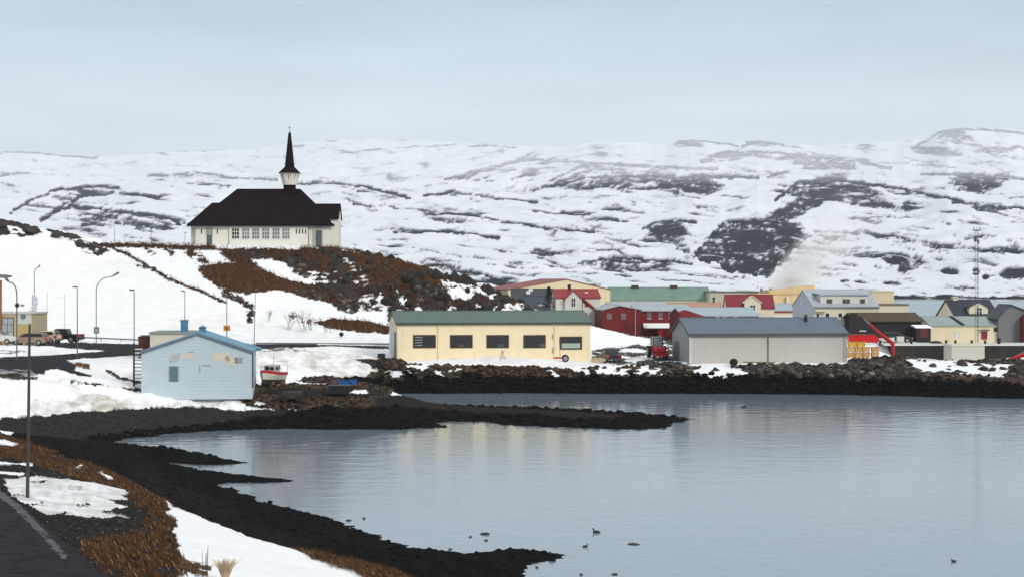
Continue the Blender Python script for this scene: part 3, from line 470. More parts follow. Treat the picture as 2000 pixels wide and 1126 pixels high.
#@@OBJECTS@@
# ------------------------------------------------------------------ buildings
class Bld:
    def __init__(s,name,label,pxl,pxr,pyb,Y,pye,pyr,d,yaw=0,roof='gx',wall=white,roofm=dsteel,over=.3,rframe=.5,group=None,drop=1.5,cat='building'):
        th=math.radians(yaw); c,sn=math.cos(th),math.sin(th); C=P(pxl,pyb,Y); k=(pxr-1000)/F
        s.L=(k*C.y-C.x)/(c-k*sn); s.C=C; s.c=c; s.s=sn; s.d=d
        s.he=CZ-(pye-HY)/F*Y-C.z
        yr=Y if roof=='gy' else Y+d/2*c
        s.hr=(CZ-(pyr-HY)/F*yr-C.z) if roof!='flat' else s.he
        L=s.L; s.root=empty(name,(C.x+L/2*c,C.y+L/2*sn,C.z),label,cat,group,th)
        h=s.he; r=s.hr; mb=MB()
        if roof=='gx': mb.prism([(0,-drop),(d,-drop),(d,h),(d*rframe,r),(0,h)],-L/2,L/2,'x')
        elif roof=='gy':
            s.rx=-L/2+L*rframe; mb.prism([(-L/2,-drop),(L/2,-drop),(L/2,h),(s.rx,r),(-L/2,h)],0,d,'y')
        else: mb.box(-L/2,L/2,0,d,-drop,h)
        s.wall=mb.build('wall',wall,s.root); s.roofk=roof; m=MB(); o=over; t=.14; e=.012
        if roof=='gx':
            ym=d*rframe; k1=(r-h)/ym; k2=(r-h)/(d-ym)
            m.slab([(-L/2-o,-o,h-k1*o+e),(L/2+o,-o,h-k1*o+e),(L/2+o,ym,r+e),(-L/2-o,ym,r+e)],t)
            m.slab([(L/2+o,d+o,h-k2*o+e),(-L/2-o,d+o,h-k2*o+e),(-L/2-o,ym,r+e),(L/2+o,ym,r+e)],t)
            m.box(-L/2-o-.02,L/2+o+.02,ym-.12,ym+.12,r+.1,r+t+.05)
        elif roof=='gy':
            x=s.rx; k1=(r-h)/(x+L/2); k2=(r-h)/(L/2-x)
            m.slab([(-L/2-o,d+o,h-k1*o+e),(-L/2-o,-o,h-k1*o+e),(x,-o,r+e),(x,d+o,r+e)],t)
            m.slab([(L/2+o,-o,h-k2*o+e),(L/2+o,d+o,h-k2*o+e),(x,d+o,r+e),(x,-o,r+e)],t)
            m.box(x-.12,x+.12,-o-.02,d+o+.02,r+.1,r+t+.05)
        else:
            m.box(-L/2-.12,L/2+.12,-.12,d+.12,h+.01,h+.22)
        s.roof=m.build('roof',roofm,s.root)
    def lx(s,px):
        k=(px-1000)/F; t=(k*s.C.y-s.C.x)/(s.c-k*s.s); return t-s.L/2
    def lz(s,px,py,y=0):
        t=s.lx(px)+s.L/2; return CZ-(py-HY)/F*(s.C.y+t*s.s+y*s.c)-s.C.z
    def m(s,n): return n*s.C.y/F
    def win(s,px,py,w,h,frame=white,pane=glass,bars=(1,0),sill=None,label=None,name='window'):
        x=s.lx(px); z=s.lz(px,py); w=s.m(w)/2; h=s.m(h)/2; return s._win(x,z,w,h,'f',frame,pane,bars,sill,label,name)
    def _win(s,x,z,w,h,face,frame,pane,bars,sill=None,label=None,name='window',y=0):
        b=min(.09,w*.22); mb=MB(); q=y-.05
        def bx(m,x0,x1,z0,z1,d0,d1):
            if face=='f': m.box(x0,x1,y+d0,y+d1,z0,z1)
            elif face=='l': m.box(-s.L/2+d0,-s.L/2+d1,x0,x1,z0,z1)
            else: m.box(s.L/2-d1,s.L/2-d0,x0,x1,z0,z1)
        for a in [(x-w,x-w+b,z-h,z+h),(x+w-b,x+w,z-h,z+h),(x-w+b,x+w-b,z+h-b,z+h),(x-w+b,x+w-b,z-h,z-h+b)]: bx(mb,*a,-.05,.02)
        for i in range(bars[0]): xx=x-w+2*w*(i+1)/(bars[0]+1); bx(mb,xx-.03,xx+.03,z-h+b,z+h-b,-.04,.01)
        for i in range(bars[1]): zz=z-h+2*h*(i+1)/(bars[1]+1); bx(mb,x-w+b,x+w-b,zz-.028,zz+.028,-.036,.01)
        o=mb.build(name,frame,s.root); p=MB(); bx(p,x-w+b,x+w-b,z-h+b,z+h-b,-.02,.03); p.build('pane',pane,o)
        if sill: q=MB(); bx(q,x-w-.08,x+w+.08,z-h-.09,z-h-.004,-.14,.02); q.build('sill',sill,o)
        if label: o['label']=label
        return o
    def door(s,px,py,w,h,m=dsteel,frame=white,label=None):
        x=s.lx(px); z=s.lz(px,py); w=s.m(w)/2; h=s.m(h)/2
        return s.sdoor(x,z,w,h,'f',m,frame,label)
    def sdoor(s,x,z,w,h,face,m,frame=white,label=None):
        def bx(q,x0,x1,z0,z1,d0,d1):
            if face=='f': q.box(x0,x1,d0,d1,z0,z1)
            elif face=='l': q.box(-s.L/2+d0,-s.L/2+d1,x0,x1,z0,z1)
            else: q.box(s.L/2-d1,s.L/2-d0,x0,x1,z0,z1)
        q=MB(); bx(q,x-w,x+w,z-h,z+h,-.04,.03); o=q.build('door',m,s.root); f=MB()
        for a in [(x-w-.1,x-w,z-h,z+h+.1),(x+w,x+w+.1,z-h,z+h+.1),(x-w,x+w,z+h,z+h+.1)]: bx(f,*a,-.07,.02)
        f.build('frame',frame,o)
        if label: o['label']=label
        return o
    def part(s,name,mb,m,label=None,parent=None,smooth=False):
        o=mb.build(name,m,parent or s.root,smooth)
        if label: o['label']=label
        return o
    def roofz(s,y):   # height of a 'gx' roof over local y
        ym=s.d/2; return s.he+(s.hr-s.he)*(1-abs(y-ym)/ym)
    def pipe(s,px,r=.06,m=None):
        x=s.lx(px); return s.part('downpipe',MB().cyl((x,-.1,0),(x,-.1,s.he-.1),r,r,8),m or s.wall.data.materials[0])
    def dormer(s,px0,px1,pyb,pye,pyr,m,rm,y0,fr,win=None,over=.2):
        # a gabled dormer standing on the front roof slope, its face at local y0
        Yf=s.C.y+y0; x0=(px0-1000)/F*Yf-s.root.location.x; x1=(px1-1000)/F*Yf-s.root.location.x
        z0=CZ-(pyb-HY)/F*Yf-s.C.z; z1=CZ-(pye-HY)/F*Yf-s.C.z; z2=CZ-(pyr-HY)/F*Yf-s.C.z; xm=(x0+x1)/2
        d=MB().prism([(x0,z0-.3),(x1,z0-.3),(x1,z1),(xm,z2),(x0,z1)],y0,s.d/2,'y').build('dormer',m,s.root)
        r=MB(); k=(z2-z1)/(xm-x0); e=.01
        r.slab([(x0-over,s.d/2,z1-k*over+e),(x0-over,y0-over,z1-k*over+e),(xm,y0-over,z2+e),(xm,s.d/2,z2+e)],.1)
        r.slab([(x1+over,y0-over,z1-k*over+e),(x1+over,s.d/2,z1-k*over+e),(xm,s.d/2,z2+e),(xm,y0-over,z2+e)],.1)
        r.build('dormer_roof',rm,d)
        if win:
            cx,cy,ww,wh=win; X=(cx-1000)/F*Yf-s.root.location.x; z=CZ-(cy-HY)/F*Yf-s.C.z
            o=s._win(X,z,ww*Yf/F/2,wh*Yf/F/2,'f',fr,glass,(1,1),y=y0); o.parent=d
        return d
# materials of the houses
cream=mat('cream_wall',(.78,.66,.44),.75,.05,.8,bump=.1,dirt=((.62,.50,.33),.2,1.1),rib=('X',3,.22))
creamh=mat('cream_cladding',(.66,.56,.37),.7,.05,.8,rib=('X',2,.25))
greenr=mat('green_metal_roof',(.085,.125,.105),.55,.18,1.2,rib=('X',2.5,.4),dirt=((.13,.15,.12),.15,.6))
greenp=mat('faded_green_roof',(.14,.235,.185),.6,.14,.5,rib=('X',2,.4),dirt=((.22,.28,.2),.2,.35))
shedb=mat('pale_blue_wall',(.46,.545,.585),.75,.05,1.2,bump=.1,dirt=((.50,.53,.51),.08,.7),rib=('Z',3.2,.13))
bluer=mat('blue_metal_roof',(.11,.26,.36),.5,.12,2,rib=('Y',2.5,.4)); bluet=mat('blue_trim',(.07,.2,.32),.5,.15)
greyw=mat('light_grey_cladding',(.44,.415,.375),.6,.04,.6,rib=('X',3,.35)); greys=mat('shaded_grey_cladding',(.30,.31,.33),.6,.05,.6,rib=('Y',3,.35)); slate=mat('slate_blue_metal_roof',(.10,.13,.17),.5,.14,1,rib=('X',3,.4))  # greys: the hall's cladding darkened, the gable's shade put into its colour
darkred=mat('dark_red_cladding',(.16,.012,.014),.6,.12,2,rib=('X',4,.3)); redroof=mat('red_metal_roof',(.25,.02,.018),.5,.12,1.5,rib=('X',3,.4)); crim=mat('crimson_metal_roof',(.20,.008,.022),.5,.1,1.5,rib=('X',3,.4))
palegr=mat('pale_grey_metal_roof',(.36,.39,.42),.55,.08,1,rib=('X',3,.35)); palebl=mat('pale_blue_metal_roof',(.33,.40,.44),.55,.08,1,rib=('X',3,.35)); palecream=mat('pale_cream_wall',(.60,.55,.42),.75,.05,1,bump=.1); palew=mat('off_white_wall',(.56,.55,.51),.75,.05,1,bump=.1); ochre=mat('ochre_wall',(.60,.45,.23),.7,.12,.8,dirt=((.6,.45,.25),.2,.7))
terr=mat('terracotta_roof',(.40,.24,.16),.7,.1,1.2); navy=mat('black_blue_roof',(.022,.026,.038),.55,.2,2,rib=('X',3,.4)); turf=mat('brown_turf_roof',(.075,.06,.035),.95,.35,3,bump=.8,bscale=6); tar=mat('tarred_timber',(.02,.017,.017),.8,.25,3,rib=('X',5,.4)); charcoal=mat('charcoal_roof',(.05,.058,.065),.6,.2,1.4,rib=('X',3,.3))
midgrey=mat('grey_shingle_wall',(.15,.15,.155),.8,.15,3); padg=mat('pale_green_metal_roof',(.27,.33,.31),.55,.08,1,rib=('X',3,.35)); redwin=mat('dark_red_frame',(.2,.02,.02),.6); brownf=mat('brown_frame',(.09,.05,.03),.7); conc=mat('bare_concrete',(.30,.29,.27),.9,.12,1.5,bump=.3); concd=mat('dark_concrete',(.028,.024,.022),.9,.5,1.4,bump=.4,streak=.4)
# 1 cream shed by the water
b=Bld('harbour_shed','long cream shed with a green roof and five wide dark windows, by the water',776,1153,704,216,631,609,10.6,9,wall=cream,roofm=greenr,over=.22)
for i,px in enumerate([829,901,972,1044,1115]):
    o=b.win(px,666 if i<4 else 669,45,26,brownf,glassd,(0,0),label=['dark window reflecting pale stripes at its left side',None,None,None,'dark window with a pale green board standing in its lower half'][i])
    y=-.035; x=b.lx(px); z=b.lz(px,667)
    if i==4: MB().box(x-1.15,x+1.15,-.032,-.024,z-.75,z-.15).build('board',mat('pale_green_board',(.32,.38,.33),.7),o)
    if i==0:
        q=MB()
        for k in range(4): q.box(x-1.15,x-.25,-.032,-.024,z+.55-k*.33,z+.63-k*.33)
        q.build('reflected_stripe',mat('pale_reflection',(.3,.32,.34),.7),o)  # pale bars over the pane stand in for its reflected stripes
    if i in(1,2,3): MB().box(x-.9+.5*i,x-.2+.5*i,-.032,-.024,z-.6,z-.25).build('stored_box',mat('stored_box_%d'%i,[(0,0,0),(.08,.06,.05),(.06,.07,.07),(.12,.07,.06)][i],.8),o)
b.pipe(856); b.pipe(1083)
b.sdoor(2.2,1.75,1.1,1.7,'l',brownf,white,'tall brown sliding door, half open'); b.part('gable_cladding',MB().box(-b.L/2-.03,-b.L/2-.004,3.8,b.d-.1,-.5,b.he-.02),palew); b.part('gable_cladding',MB().box(-b.L/2-.035,-b.L/2-.004,.02,1.0,-.5,b.he-.02),palew)
b.part('barge_board',MB().slab([(-b.L/2-.24,-.22,b.he-.12),(-b.L/2-.24,b.d/2,b.hr-.1),(-b.L/2-.24,b.d/2,b.hr+.17),(-b.L/2-.24,-.22,b.he+.12)],.04),dsteel)
b.part('eave_trim',MB().box(-b.L/2-.24,b.L/2+.24,-.27,-.225,b.he-.17,b.he+.02),mat('dark_green_trim',(.04,.055,.05),.6))
for i in range(2): x=b.lx(1078)+.02*i; z=b.lz(1078,[656,683][i]); b.part('rust_stain',MB().box(x,x+.11,-.03,-.004,z-.4,z+.3),mat('rust_stain',(.3,.14,.07),.9,.3,6))
# 2 grey hall
b=Bld('metal_hall','plain light grey metal hall with a slate blue roof, standing on the rock bank',1347,1653,708,213.5,652,622,9,8,wall=greyw,roofm=slate,over=.25)
b.part('gable_wall',MB().prism([(.02,-.6),(b.d-.02,-.6),(b.d-.02,b.he-.05),(b.d/2,b.hr-.12),(.02,b.he-.05)],-b.L/2-.03,-b.L/2-.004,'x'),greys)
b.part('eave_trim',MB().box(-b.L/2-.27,b.L/2+.27,-.34,-.255,b.he-.22,b.he+.08),dsteel); b.part('barge_board',MB().slab([(-b.L/2-.27,-.25,b.he-.12),(-b.L/2-.27,b.d/2,b.hr-.1),(-b.L/2-.27,b.d/2,b.hr+.17),(-b.L/2-.27,-.25,b.he+.12)],.05),dsteel)
b.part('barge_board',MB().slab([(b.L/2+.28,b.d/2,b.hr-.1),(b.L/2+.28,-.25,b.he-.12),(b.L/2+.28,-.25,b.he+.12),(b.L/2+.28,b.d/2,b.hr+.17)],.05),dsteel)
b.pipe(1500,.07,steel); b.part('corner_trim',MB().box(-b.L/2-.05,-b.L/2+.22,-.06,-.004,0,b.he-.22),palew); b.part('corner_trim',MB().box(b.L/2-.35,b.L/2+.05,-.06,-.004,0,b.he-.22),greys)
x=b.lx(1590); v=b.part('roof_vent',MB().cyl((x,3.3,b.roofz(3.3)),(x,3.3,b.roofz(3.3)+.75),.2,.2,12).cyl((x,3.3,b.roofz(3.3)+.8),(x,3.3,b.roofz(3.3)+1.0),.32,.1,12),black,smooth=False)
b.part('gable_door',MB().box(-b.L/2-.06,-b.L/2-.032,5.2,7.8,-.2,2.4),mat('dark_grey_door',(.12,.13,.15),.6,.2))
# 3 pale blue shed (gable to the bay)
b=Bld('fishing_shed','pale blue shed with a blue metal roof and cream peeled patches on its gable',276,493,758,161,688,652,9.6,6.2,'gy',wall=shedb,roofm=bluer,over=.12,rframe=.505,drop=1)
b.door(339.5,730,14,28,mat('teal_door',(.10,.17,.19),.6,.25,5),mat('blue_grey_frame',(.2,.26,.3),.6))
peel=mat('peeled_cream_patch',(.60,.55,.44),.8,.1,3)
def blotch(px,py,w,h,sd,m=peel,nm='peeled_patch'):
    r=random.Random(sd); n=22; pts=[]
    for i in range(n):
        a=2*math.pi*i/n; q=1+r.uniform(-.13,.13); ca,sa=math.cos(a),math.sin(a); k=1/max(abs(ca),abs(sa))**.8
        pts.append((b.lx(px)+ca*k*w/2*q*b.C.y/F,b.lz(px,py)+sa*k*h/2*q*b.C.y/F))
    b.part(nm,MB().prism(pts,-.012,-.003,'y'),m)
blotch(368,694,24,10,1); blotch(342,698,18,15,2,mat('grey_green_patch',(.42,.45,.42),.8,.1,3)); blotch(432,696,34,18,3); blotch(452,703,26,16,4); blotch(466,703,16,12,5,mat('grey_scuff',(.3,.33,.33),.8,.2,4)); blotch(390,720,2.2,18,6,_M['grey_scuff'],'scuff_mark'); blotch(403,713,18,3,7,_M['grey_scuff'],'scuff_mark')
blotch(350,690,3,3,8,_M['grey_scuff'],'scuff_mark'); blotch(333,705,3,4,9,_M['grey_scuff'],'scuff_mark'); blotch(374,687,12,1.6,10,_M['grey_scuff'],'scuff_mark')
x=b.rx+.15; v=b.part('roof_cowl',MB().box(x-.3,x+.3,4.2,4.8,b.hr-.4,b.hr+.45),bluet); b.part('cowl_roof',MB().prism([(x-.45,b.hr+.47),(x+.45,b.hr+.47),(x,b.hr+.68)],4.05,4.95,'y'),bluer,parent=v)
b.part('barge_board',MB().slab([(-b.L/2-.12,-.16,b.he-.1),(b.rx,-.16,b.hr-.04),(b.rx,-.16,b.hr+.16),(-b.L/2-.12,-.16,b.he+.12)],.04).slab([(b.rx,-.16,b.hr-.04),(b.L/2+.12,-.16,b.he-.1),(b.L/2+.12,-.16,b.he+.12),(b.rx,-.16,b.hr+.16)],.04),mat('dull_blue_trim',(.12,.17,.21),.6,.2))
b.part('corner_board',MB().box(b.L/2-.02,b.L/2+.1,-.06,.12,0,b.he-.14),dsteel)
b.part('lean_to_roof',MB().slab([(b.L/2-.9,6.9,b.he+.35),(b.L/2+.5,6.9,b.he-.1),(b.L/2+.5,9.2,b.he-.1),(b.L/2-.9,9.2,b.he+.35)],.18),bluer)
# louvred rack left of the shed
r=empty('slatted_rack',P(271,742,163),'open rack of horizontal pale slats against the left end of the blue shed','rack',rz=math.radians(6))
q=MB()
for i in range(9): q.box(-.35,.35,-.05,.05,.15+i*.33,.27+i*.33)
q.build('slat',palew,r); MB().box(-.5,-.36,-.1,.1,-.8,3.4).build('post',tar,r)
# 4 flat annex behind
b=Bld('flat_roofed_house','cream flat-roofed house half hidden behind the blue shed, with a tall blue chimney',293,386,690,184,652,652,7,3,'flat',wall=mat('dull_cream_wall',(.50,.47,.38),.75,.06,1),roofm=mat('grey_green_coping',(.2,.22,.21),.7),drop=2)
x=b.lx(355.5); b.part('chimney',MB().box(x-.34,x+.34,1.5,2.3,b.he,b.he+1.45).box(x-.42,x+.42,1.42,2.38,b.he+1.3,b.he+1.42),bluet)
b=Bld('brown_side_shed','low dark red-brown boarded shed at the left end of the cream flat-roofed house',270,292,683,186,660,657,5,3,'gx',wall=mat('red_brown_boards',(.09,.03,.025),.8,.3,3,rib=('X',5,.4)),roofm=tar,over=.05,drop=1.5,cat='shed')
# 5 church
S_=1/11.62
ch=empty('church',P(520,486,300),'white church with a dark brown hipped roof and slender spire, alone on the hill top','church')
cw_=mat('church_wall',(.70,.67,.59),.8,.05,1,bump=.1); cr=mat('brown_shingle_roof',(.011,.0068,.0082),.8,.3,2,bump=.4,bscale=5,spec=.03); cbase=mat('church_plinth',(.06,.065,.07),.9,.2)
MB().box(-12.0,10.9,.7,10.4,0,4.0).box(-11.6,11,.9,10.2,3.9,4.6).build('wall',cw_,ch); MB().box(-6.3,7.1,.45,.7,.2,4.0).build('nave_wall',cw_,ch)
MB().box(-12.15,11.25,.36,10.5,-2.0,.2).box(11.25,11.9,2.6,8.6,-2,.2).build('plinth',cbase,ch)
def hip(mb,x0,x1,y0,y1,z0,rx0,rx1,z1,t=.16):
    ym=(y0+y1)/2
    mb.slab([(x0,y0,z0),(x1,y0,z0),(rx1,ym,z1),(rx0,ym,z1)],t); mb.slab([(x1,y1,z0),(x0,y1,z0),(rx0,ym,z1),(rx1,ym,z1)],t)
    mb.slab([(x0,y1,z0),(x0,y0,z0),(rx0,ym,z1)],t); mb.slab([(x1,y0,z0),(x1,y1,z0),(rx1,ym,z1)],t); return mb
hip(MB(),-12.5,11.15,0,11,3.95,-5.6,4.95,10.25).build('roof',cr,ch); hip(MB(),-13.4,0,.35,10.7,3.85,-9.95,-3,7.85).build('lower_roof',cr,ch)
MB().box(-13.3,11.25,.06,.16,3.74,3.98).build('fascia',mat('dark_fascia',(.03,.025,.025),.6),ch)
MB().prism([(2.9,0),(8.5,0),(8.5,5.3),(5.7,7.65),(2.9,5.3)],8,11.75,'x').build('wing_wall',cw_,ch)
mb=MB(); mb.slab([(4,2.55,5.05),(11.95,2.55,5.05),(11.95,5.7,7.72),(4,5.7,7.72)],.15); mb.slab([(11.95,8.85,5.05),(4,8.85,5.05),(4,5.7,7.72),(11.95,5.7,7.72)],.15); mb.build('wing_roof',cr,ch)
def cx(px,Y=300.4): return (px-1000)/F*Y-(520-1000)/F*300
def czz(py,Y=300.4): return CZ-(py-HY)/F*Y-P(520,486,300).z
for i,px in enumerate([460,480,499.5,519,539,558.5]):
    x=cx(px); z=czz(456); wv,h=.58,.95; q=MB()
    for a in [(x-wv-.09,x-wv,z-h,z+h),(x+wv,x+wv+.09,z-h,z+h),(x-wv,x+wv,z+h-.09,z+h),(x-wv,x+wv,z-h,z-h+.09)]: q.box(a[0],a[1],.37,.452,a[2],a[3])
    for k in(1,2): q.box(x-wv+2*wv*k/3-.045,x-wv+2*wv*k/3+.045,.40,.452,z-h+.09,z+h-.09); q.box(x-wv,x+wv,.404,.452,z-h+2*h*k/3-.05,z-h+2*h*k/3+.05)
    o=q.build('window',palew,ch); MB().box(x-wv,x+wv,.425,.47,z-h+.09,z+h-.09).build('pane',glassd if i==0 else mat('church_glass',(.16,.17,.17),.2,.7,1.1,spec=.5),o)
    if i==0: o['label']='darkest of the six large windows'
for px,pw in((579,1),(585,1),(591,1),(597,1),(393,1.2),(424,1.2)):
    x=cx(px); z=czz(452); q=MB().box(x-.09,x+.09,.4 if px>440 else .66,.46 if px>440 else .72,z-.38,z+.38).build('slit_window',glassd,ch)
x=cx(408.5); z=czz(466); dd_=MB().box(x-.45,x+.45,.62,.72,.2,2.3).build('door',mat('grey_blue_door',(.08,.1,.12),.6,.2),ch); MB().box(x-.55,x+.55,.6,.69,2.35,3.5).build('transom',mat('grey_recess',(.3,.29,.25),.8),dd_)
x=cx(622); dd_=MB().box(x-.5,x+.5,.62,.73,.2,3.1).build('door',_M['grey_blue_door'],ch); MB().box(x-.95,x-.5,.5,.72,.2,3.5).box(x+.5,x+.7,.5,.72,.2,3.5).box(x-.5,x+.5,.5,.72,3.1,3.5).build('frame',mat('porch_shadow_grey',(.38,.36,.31),.8),dd_)
MB().cyl((cx(603),.38,.1),(cx(603),.38,3.75),.05,.05,8).build('downpipe',dsteel,ch); MB().cyl((cx(447),.6,.1),(cx(447),.6,3.75),.05,.05,8).build('downpipe',dsteel,ch)
MB().box(cx(637)-.08,cx(637)+.12,.8,2.9,.1,3.3).build('porch_post',mat('brown_post',(.12,.07,.05),.7),ch)
MB().box(-13.0,-12.0,2.0,2.6,0,3.8).build('chancel_post',cw_,ch); MB().box(-12.7,-12.05,2.7,7,0.2,3.8).build('chancel_door',tar,ch)
MB().box(x-.8,x+.8,-.6,.35,-1.5,.08).box(x-.8,x+.8,-1.0,-.6,-1.5,-.1).build('step',conc,ch)
sx_=3.25; yv=5.5
tw=MB().box(sx_-.95,sx_+.95,yv-.95,yv+.95,9.3,11.0).build('spire_base',cr,ch)
def frus(mb,cx0,cy0,z0,z1,r0,r1,n=4,rot=math.pi/4):
    vs=[(cx0+r0*math.cos(rot+2*math.pi*i/n),cy0+r0*math.sin(rot+2*math.pi*i/n),z0) for i in range(n)]+[(cx0+r1*math.cos(rot+2*math.pi*i/n),cy0+r1*math.sin(rot+2*math.pi*i/n),z1) for i in range(n)]
    return mb.add(vs,[tuple(range(n-1,-1,-1)),tuple(range(n,2*n))]+[(i,(i+1)%n,(i+1)%n+n,i+n) for i in range(n)])
bf=frus(MB(),sx_,yv,11.0,13.0,1.25,1.75,8,math.pi/8).build('belfry',cw_,ch)
q=MB()
for k in range(8):
    for j in(-1,0,1):
        a=k*math.pi/4+j*.22; r0,r1=1.19,1.62; q.box(0,0,0,0,0,0); q.v=q.v[:-8]; q.f=q.f[:-6]
        q.cyl((sx_+r0*math.cos(a),yv+r0*math.sin(a),11.5),(sx_+r1*math.cos(a)*.99,yv+r1*math.sin(a)*.99,12.85),.07,.07,4)
q.build('louvre',mat('louvre_dark',(.08,.07,.06),.7),bf)
sp=frus(frus(frus(MB(),sx_,yv,13.0,13.15,2.0,1.85,8,math.pi/8),sx_,yv,13.15,14.1,1.85,.86,8,math.pi/8),sx_,yv,14.1,20.0,.86,.22,8,math.pi/8).build('spire',cr,ch)
MB().cyl((sx_,yv,20),(sx_,yv,21.3),.04,.03,6).box(sx_-.3,sx_+.3,yv-.03,yv+.03,20.75,20.83).build('finial',dsteel,sp)
# 6 town behind
b=Bld('warehouse','large cream warehouse with a shallow red-edged roof, behind the red-roofed house',992,1192,610,330,566,546,26,10,'gy',wall=creamh,roofm=mat('dull_red_roof',(.24,.06,.055),.6,.12,.8),over=.15,rframe=.57,drop=6)
b=Bld('long_hall','very long low hall with a faded green roof, right of the cream warehouse',1192,1388,600,345,586,562,12,0,wall=palecream,roofm=greenp,over=.2,drop=6)
for px in(1244,1321): x=b.lx(px); b.part('roof_vent',MB().box(x-.7,x+.7,5.2,6.6,b.hr-.3,b.hr+.55),mat('dark_vent',(.06,.04,.035),.7))
b=Bld('low_annex','low flat annex with a terracotta roof edge below the green-roofed hall',1300,1412,622,322,600,592,7,0,wall=palecream,roofm=terr,over=.1,drop=4)
b=Bld('low_annex','low cream annex with a grey roof behind the dark red house',1185,1302,622,318,602,590,7,0,wall=palecream,roofm=palegr,over=.1,drop=4)
b=Bld('flat_block','beige flat-roofed block with one small window, at the right end of the green-roofed hall',1386,1482,620,340,571,571,10,0,'flat',wall=mat('beige_wall',(.42,.40,.32),.8,.06,1),roofm=mat('dark_coping',(.12,.12,.11),.7),drop=5)
b.win(1394,586,7,14,palecream,glass,(0,1))
b=Bld('ochre_factory','ochre building with a roof edge rising to the right, steam drifting in front',1480,1592,630,330,575,560,14,0,'flat',wall=ochre,roofm=mat('ochre_coping',(.5,.36,.18),.7),drop=5)
b.part('upper_wall',MB().prism([(b.lx(1502),b.he+.2),(b.L/2,b.he+.2),(b.L/2,b.lz(1592,557)),(b.lx(1502),b.lz(1502,567))],.1,9,'y'),ochre); x=b.lx(1538); b.part('chimney',MB().box(x-.25,x+.25,-.6,-.1,0,b.lz(1538,578)),palecream)
for px in(1455,1508): b.part('vent_pipe',MB().cyl((b.lx(px if px>1480 else 1490),2,b.he),(b.lx(px if px>1480 else 1490),2,b.he+1.2),.25,.25,10),steel)
b=Bld('gabled_house','dark grey roofed house with roof windows beside the dark spruce',1000,1078,606,300,603,565,8,0,wall=palew,roofm=charcoal,over=.25,drop=3,cat='house')
for px,py in((1032,573),(1037,568)): x=b.lx(px); z=b.lz(px,py,2); y=b.d/2*(z-b.he)/(b.hr-b.he); b.part('skylight',MB().slab([(x-.35,y-.3,z-.25+.15),(x+.35,y-.3,z-.25+.15),(x+.35,y+.3,z+.25+.15),(x-.35,y+.3,z+.25+.15)],.06),palew)
b=Bld('gabled_house','low slate roofed house with a small pale dormer, just above the cream shed roof',1024,1112,618,282,606,580,8,0,wall=palew,roofm=mat('slate_roof',(.045,.058,.075),.6,.2,1.5),over=.3,drop=3,cat='house')
b.dormer(1046,1068,604,597,591,palew,charcoal,1.1,white)
b=Bld('gabled_house','white house with a bright red roof, pointed front gable and red stair roof',1086,1172,650,272,582,566,6.5,6,wall=palew,roofm=redroof,over=.15,drop=3,cat='house')
d=b.dormer(1103,1136,645,584,567.5,palew,redroof,-.7,white,(1119,590,10,19))
b.part('stair_roof',MB().slab([(b.lx(1137),-.9,b.lz(1137,586)),(b.lx(1165),-.9,b.lz(1165,609)),(b.lx(1165),0.2,b.lz(1165,606)),(b.lx(1137),0.2,b.lz(1137,583))],.25),redroof)
b.part('stair_wing',MB().prism([(b.lx(1136),-.5),(b.lx(1174),-.5),(b.lx(1174),b.lz(1174,612)),(b.lx(1160),b.lz(1160,605)),(b.lx(1137),b.lz(1137,590))],-.65,-.02,'y'),palew)
for px,py,wv,h in((1165,620,4,20),(1173,620,3,18),(1144,595,6,7),(1143,612,5,4)): x=b.lx(px); z=b.lz(px,py); MB().box(x-b.m(wv)/2,x+b.m(wv)/2,-.7,-.655,z-b.m(h)/2,z+b.m(h)/2).build('window',redwin,b.root)
x=b.lx(1117.5); b.part('chimney',MB().box(x-.22,x+.22,3,3.5,b.hr-.3,b.hr+.85).box(x-.27,x+.27,2.95,3.55,b.hr+.7,b.hr+.8),tar); b.part('skylight',MB().slab([(b.lx(1145),1.2,b.lz(1145,574,1.2)+.1),(b.lx(1151),1.2,b.lz(1151,574,1.2)+.1),(b.lx(1151),1.7,b.lz(1151,572,1.7)+.12),(b.lx(1145),1.7,b.lz(1145,572,1.7)+.12)],.05),palew)
# dark red houses
b=Bld('red_house','dark red two-storey house with a pale roof and three small windows above a snowy canopy',1240,1346,662,268,607,596,8,0,wall=darkred,roofm=palegr,over=.2,drop=2,cat='house')
wing=Bld('red_gable_house','dark red house with its broad gable to the harbour and two round-cornered windows',1178,1252,664,264,605,597,13,6,'gy',wall=darkred,roofm=palegr,over=.2,rframe=.42,drop=2,cat='house')
for px in(1190,1218): wing.win(px,617,9,11,mat('grey_pink_frame',(.3,.22,.22),.7),mat('hazy_glass',(.14,.15,.17),.25,.4,2),(1,0))
for px in(1268,1290,1310): b.win(px,615,7,12,mat('dull_pink_frame',(.33,.2,.22),.7),mat('bluish_glass',(.12,.14,.2),.2,.4,2),(0,1),sill=palew)
b.part('canopy',MB().slab([(b.lx(1256),-1.6,b.lz(1256,640)),(b.lx(1322),-1.6,b.lz(1322,640)),(b.lx(1322),-.02,b.lz(1322,632)),(b.lx(1256),-.02,b.lz(1256,632))],.15),snowm); b.part('porch',MB().box(b.lx(1285),b.lx(1316),-1.3,-.02,-.5,b.lz(1300,640)-.1),redp,'bright red porch under the canopy'); x=b.lx(1303)
b.part('porch_door',MB().box(x-.7,x+.6,-1.36,-1.305,0,1.9),darkred)
b=Bld('red_house','dark red house with a long pale roof just behind the grey hall',1334,1482,664,252,617,602,10,6,wall=darkred,roofm=palebl,over=.15,drop=2,cat='house')
for px in(1401,1415,1436): b.win(px,621,8,6,white,glass,(1,0))
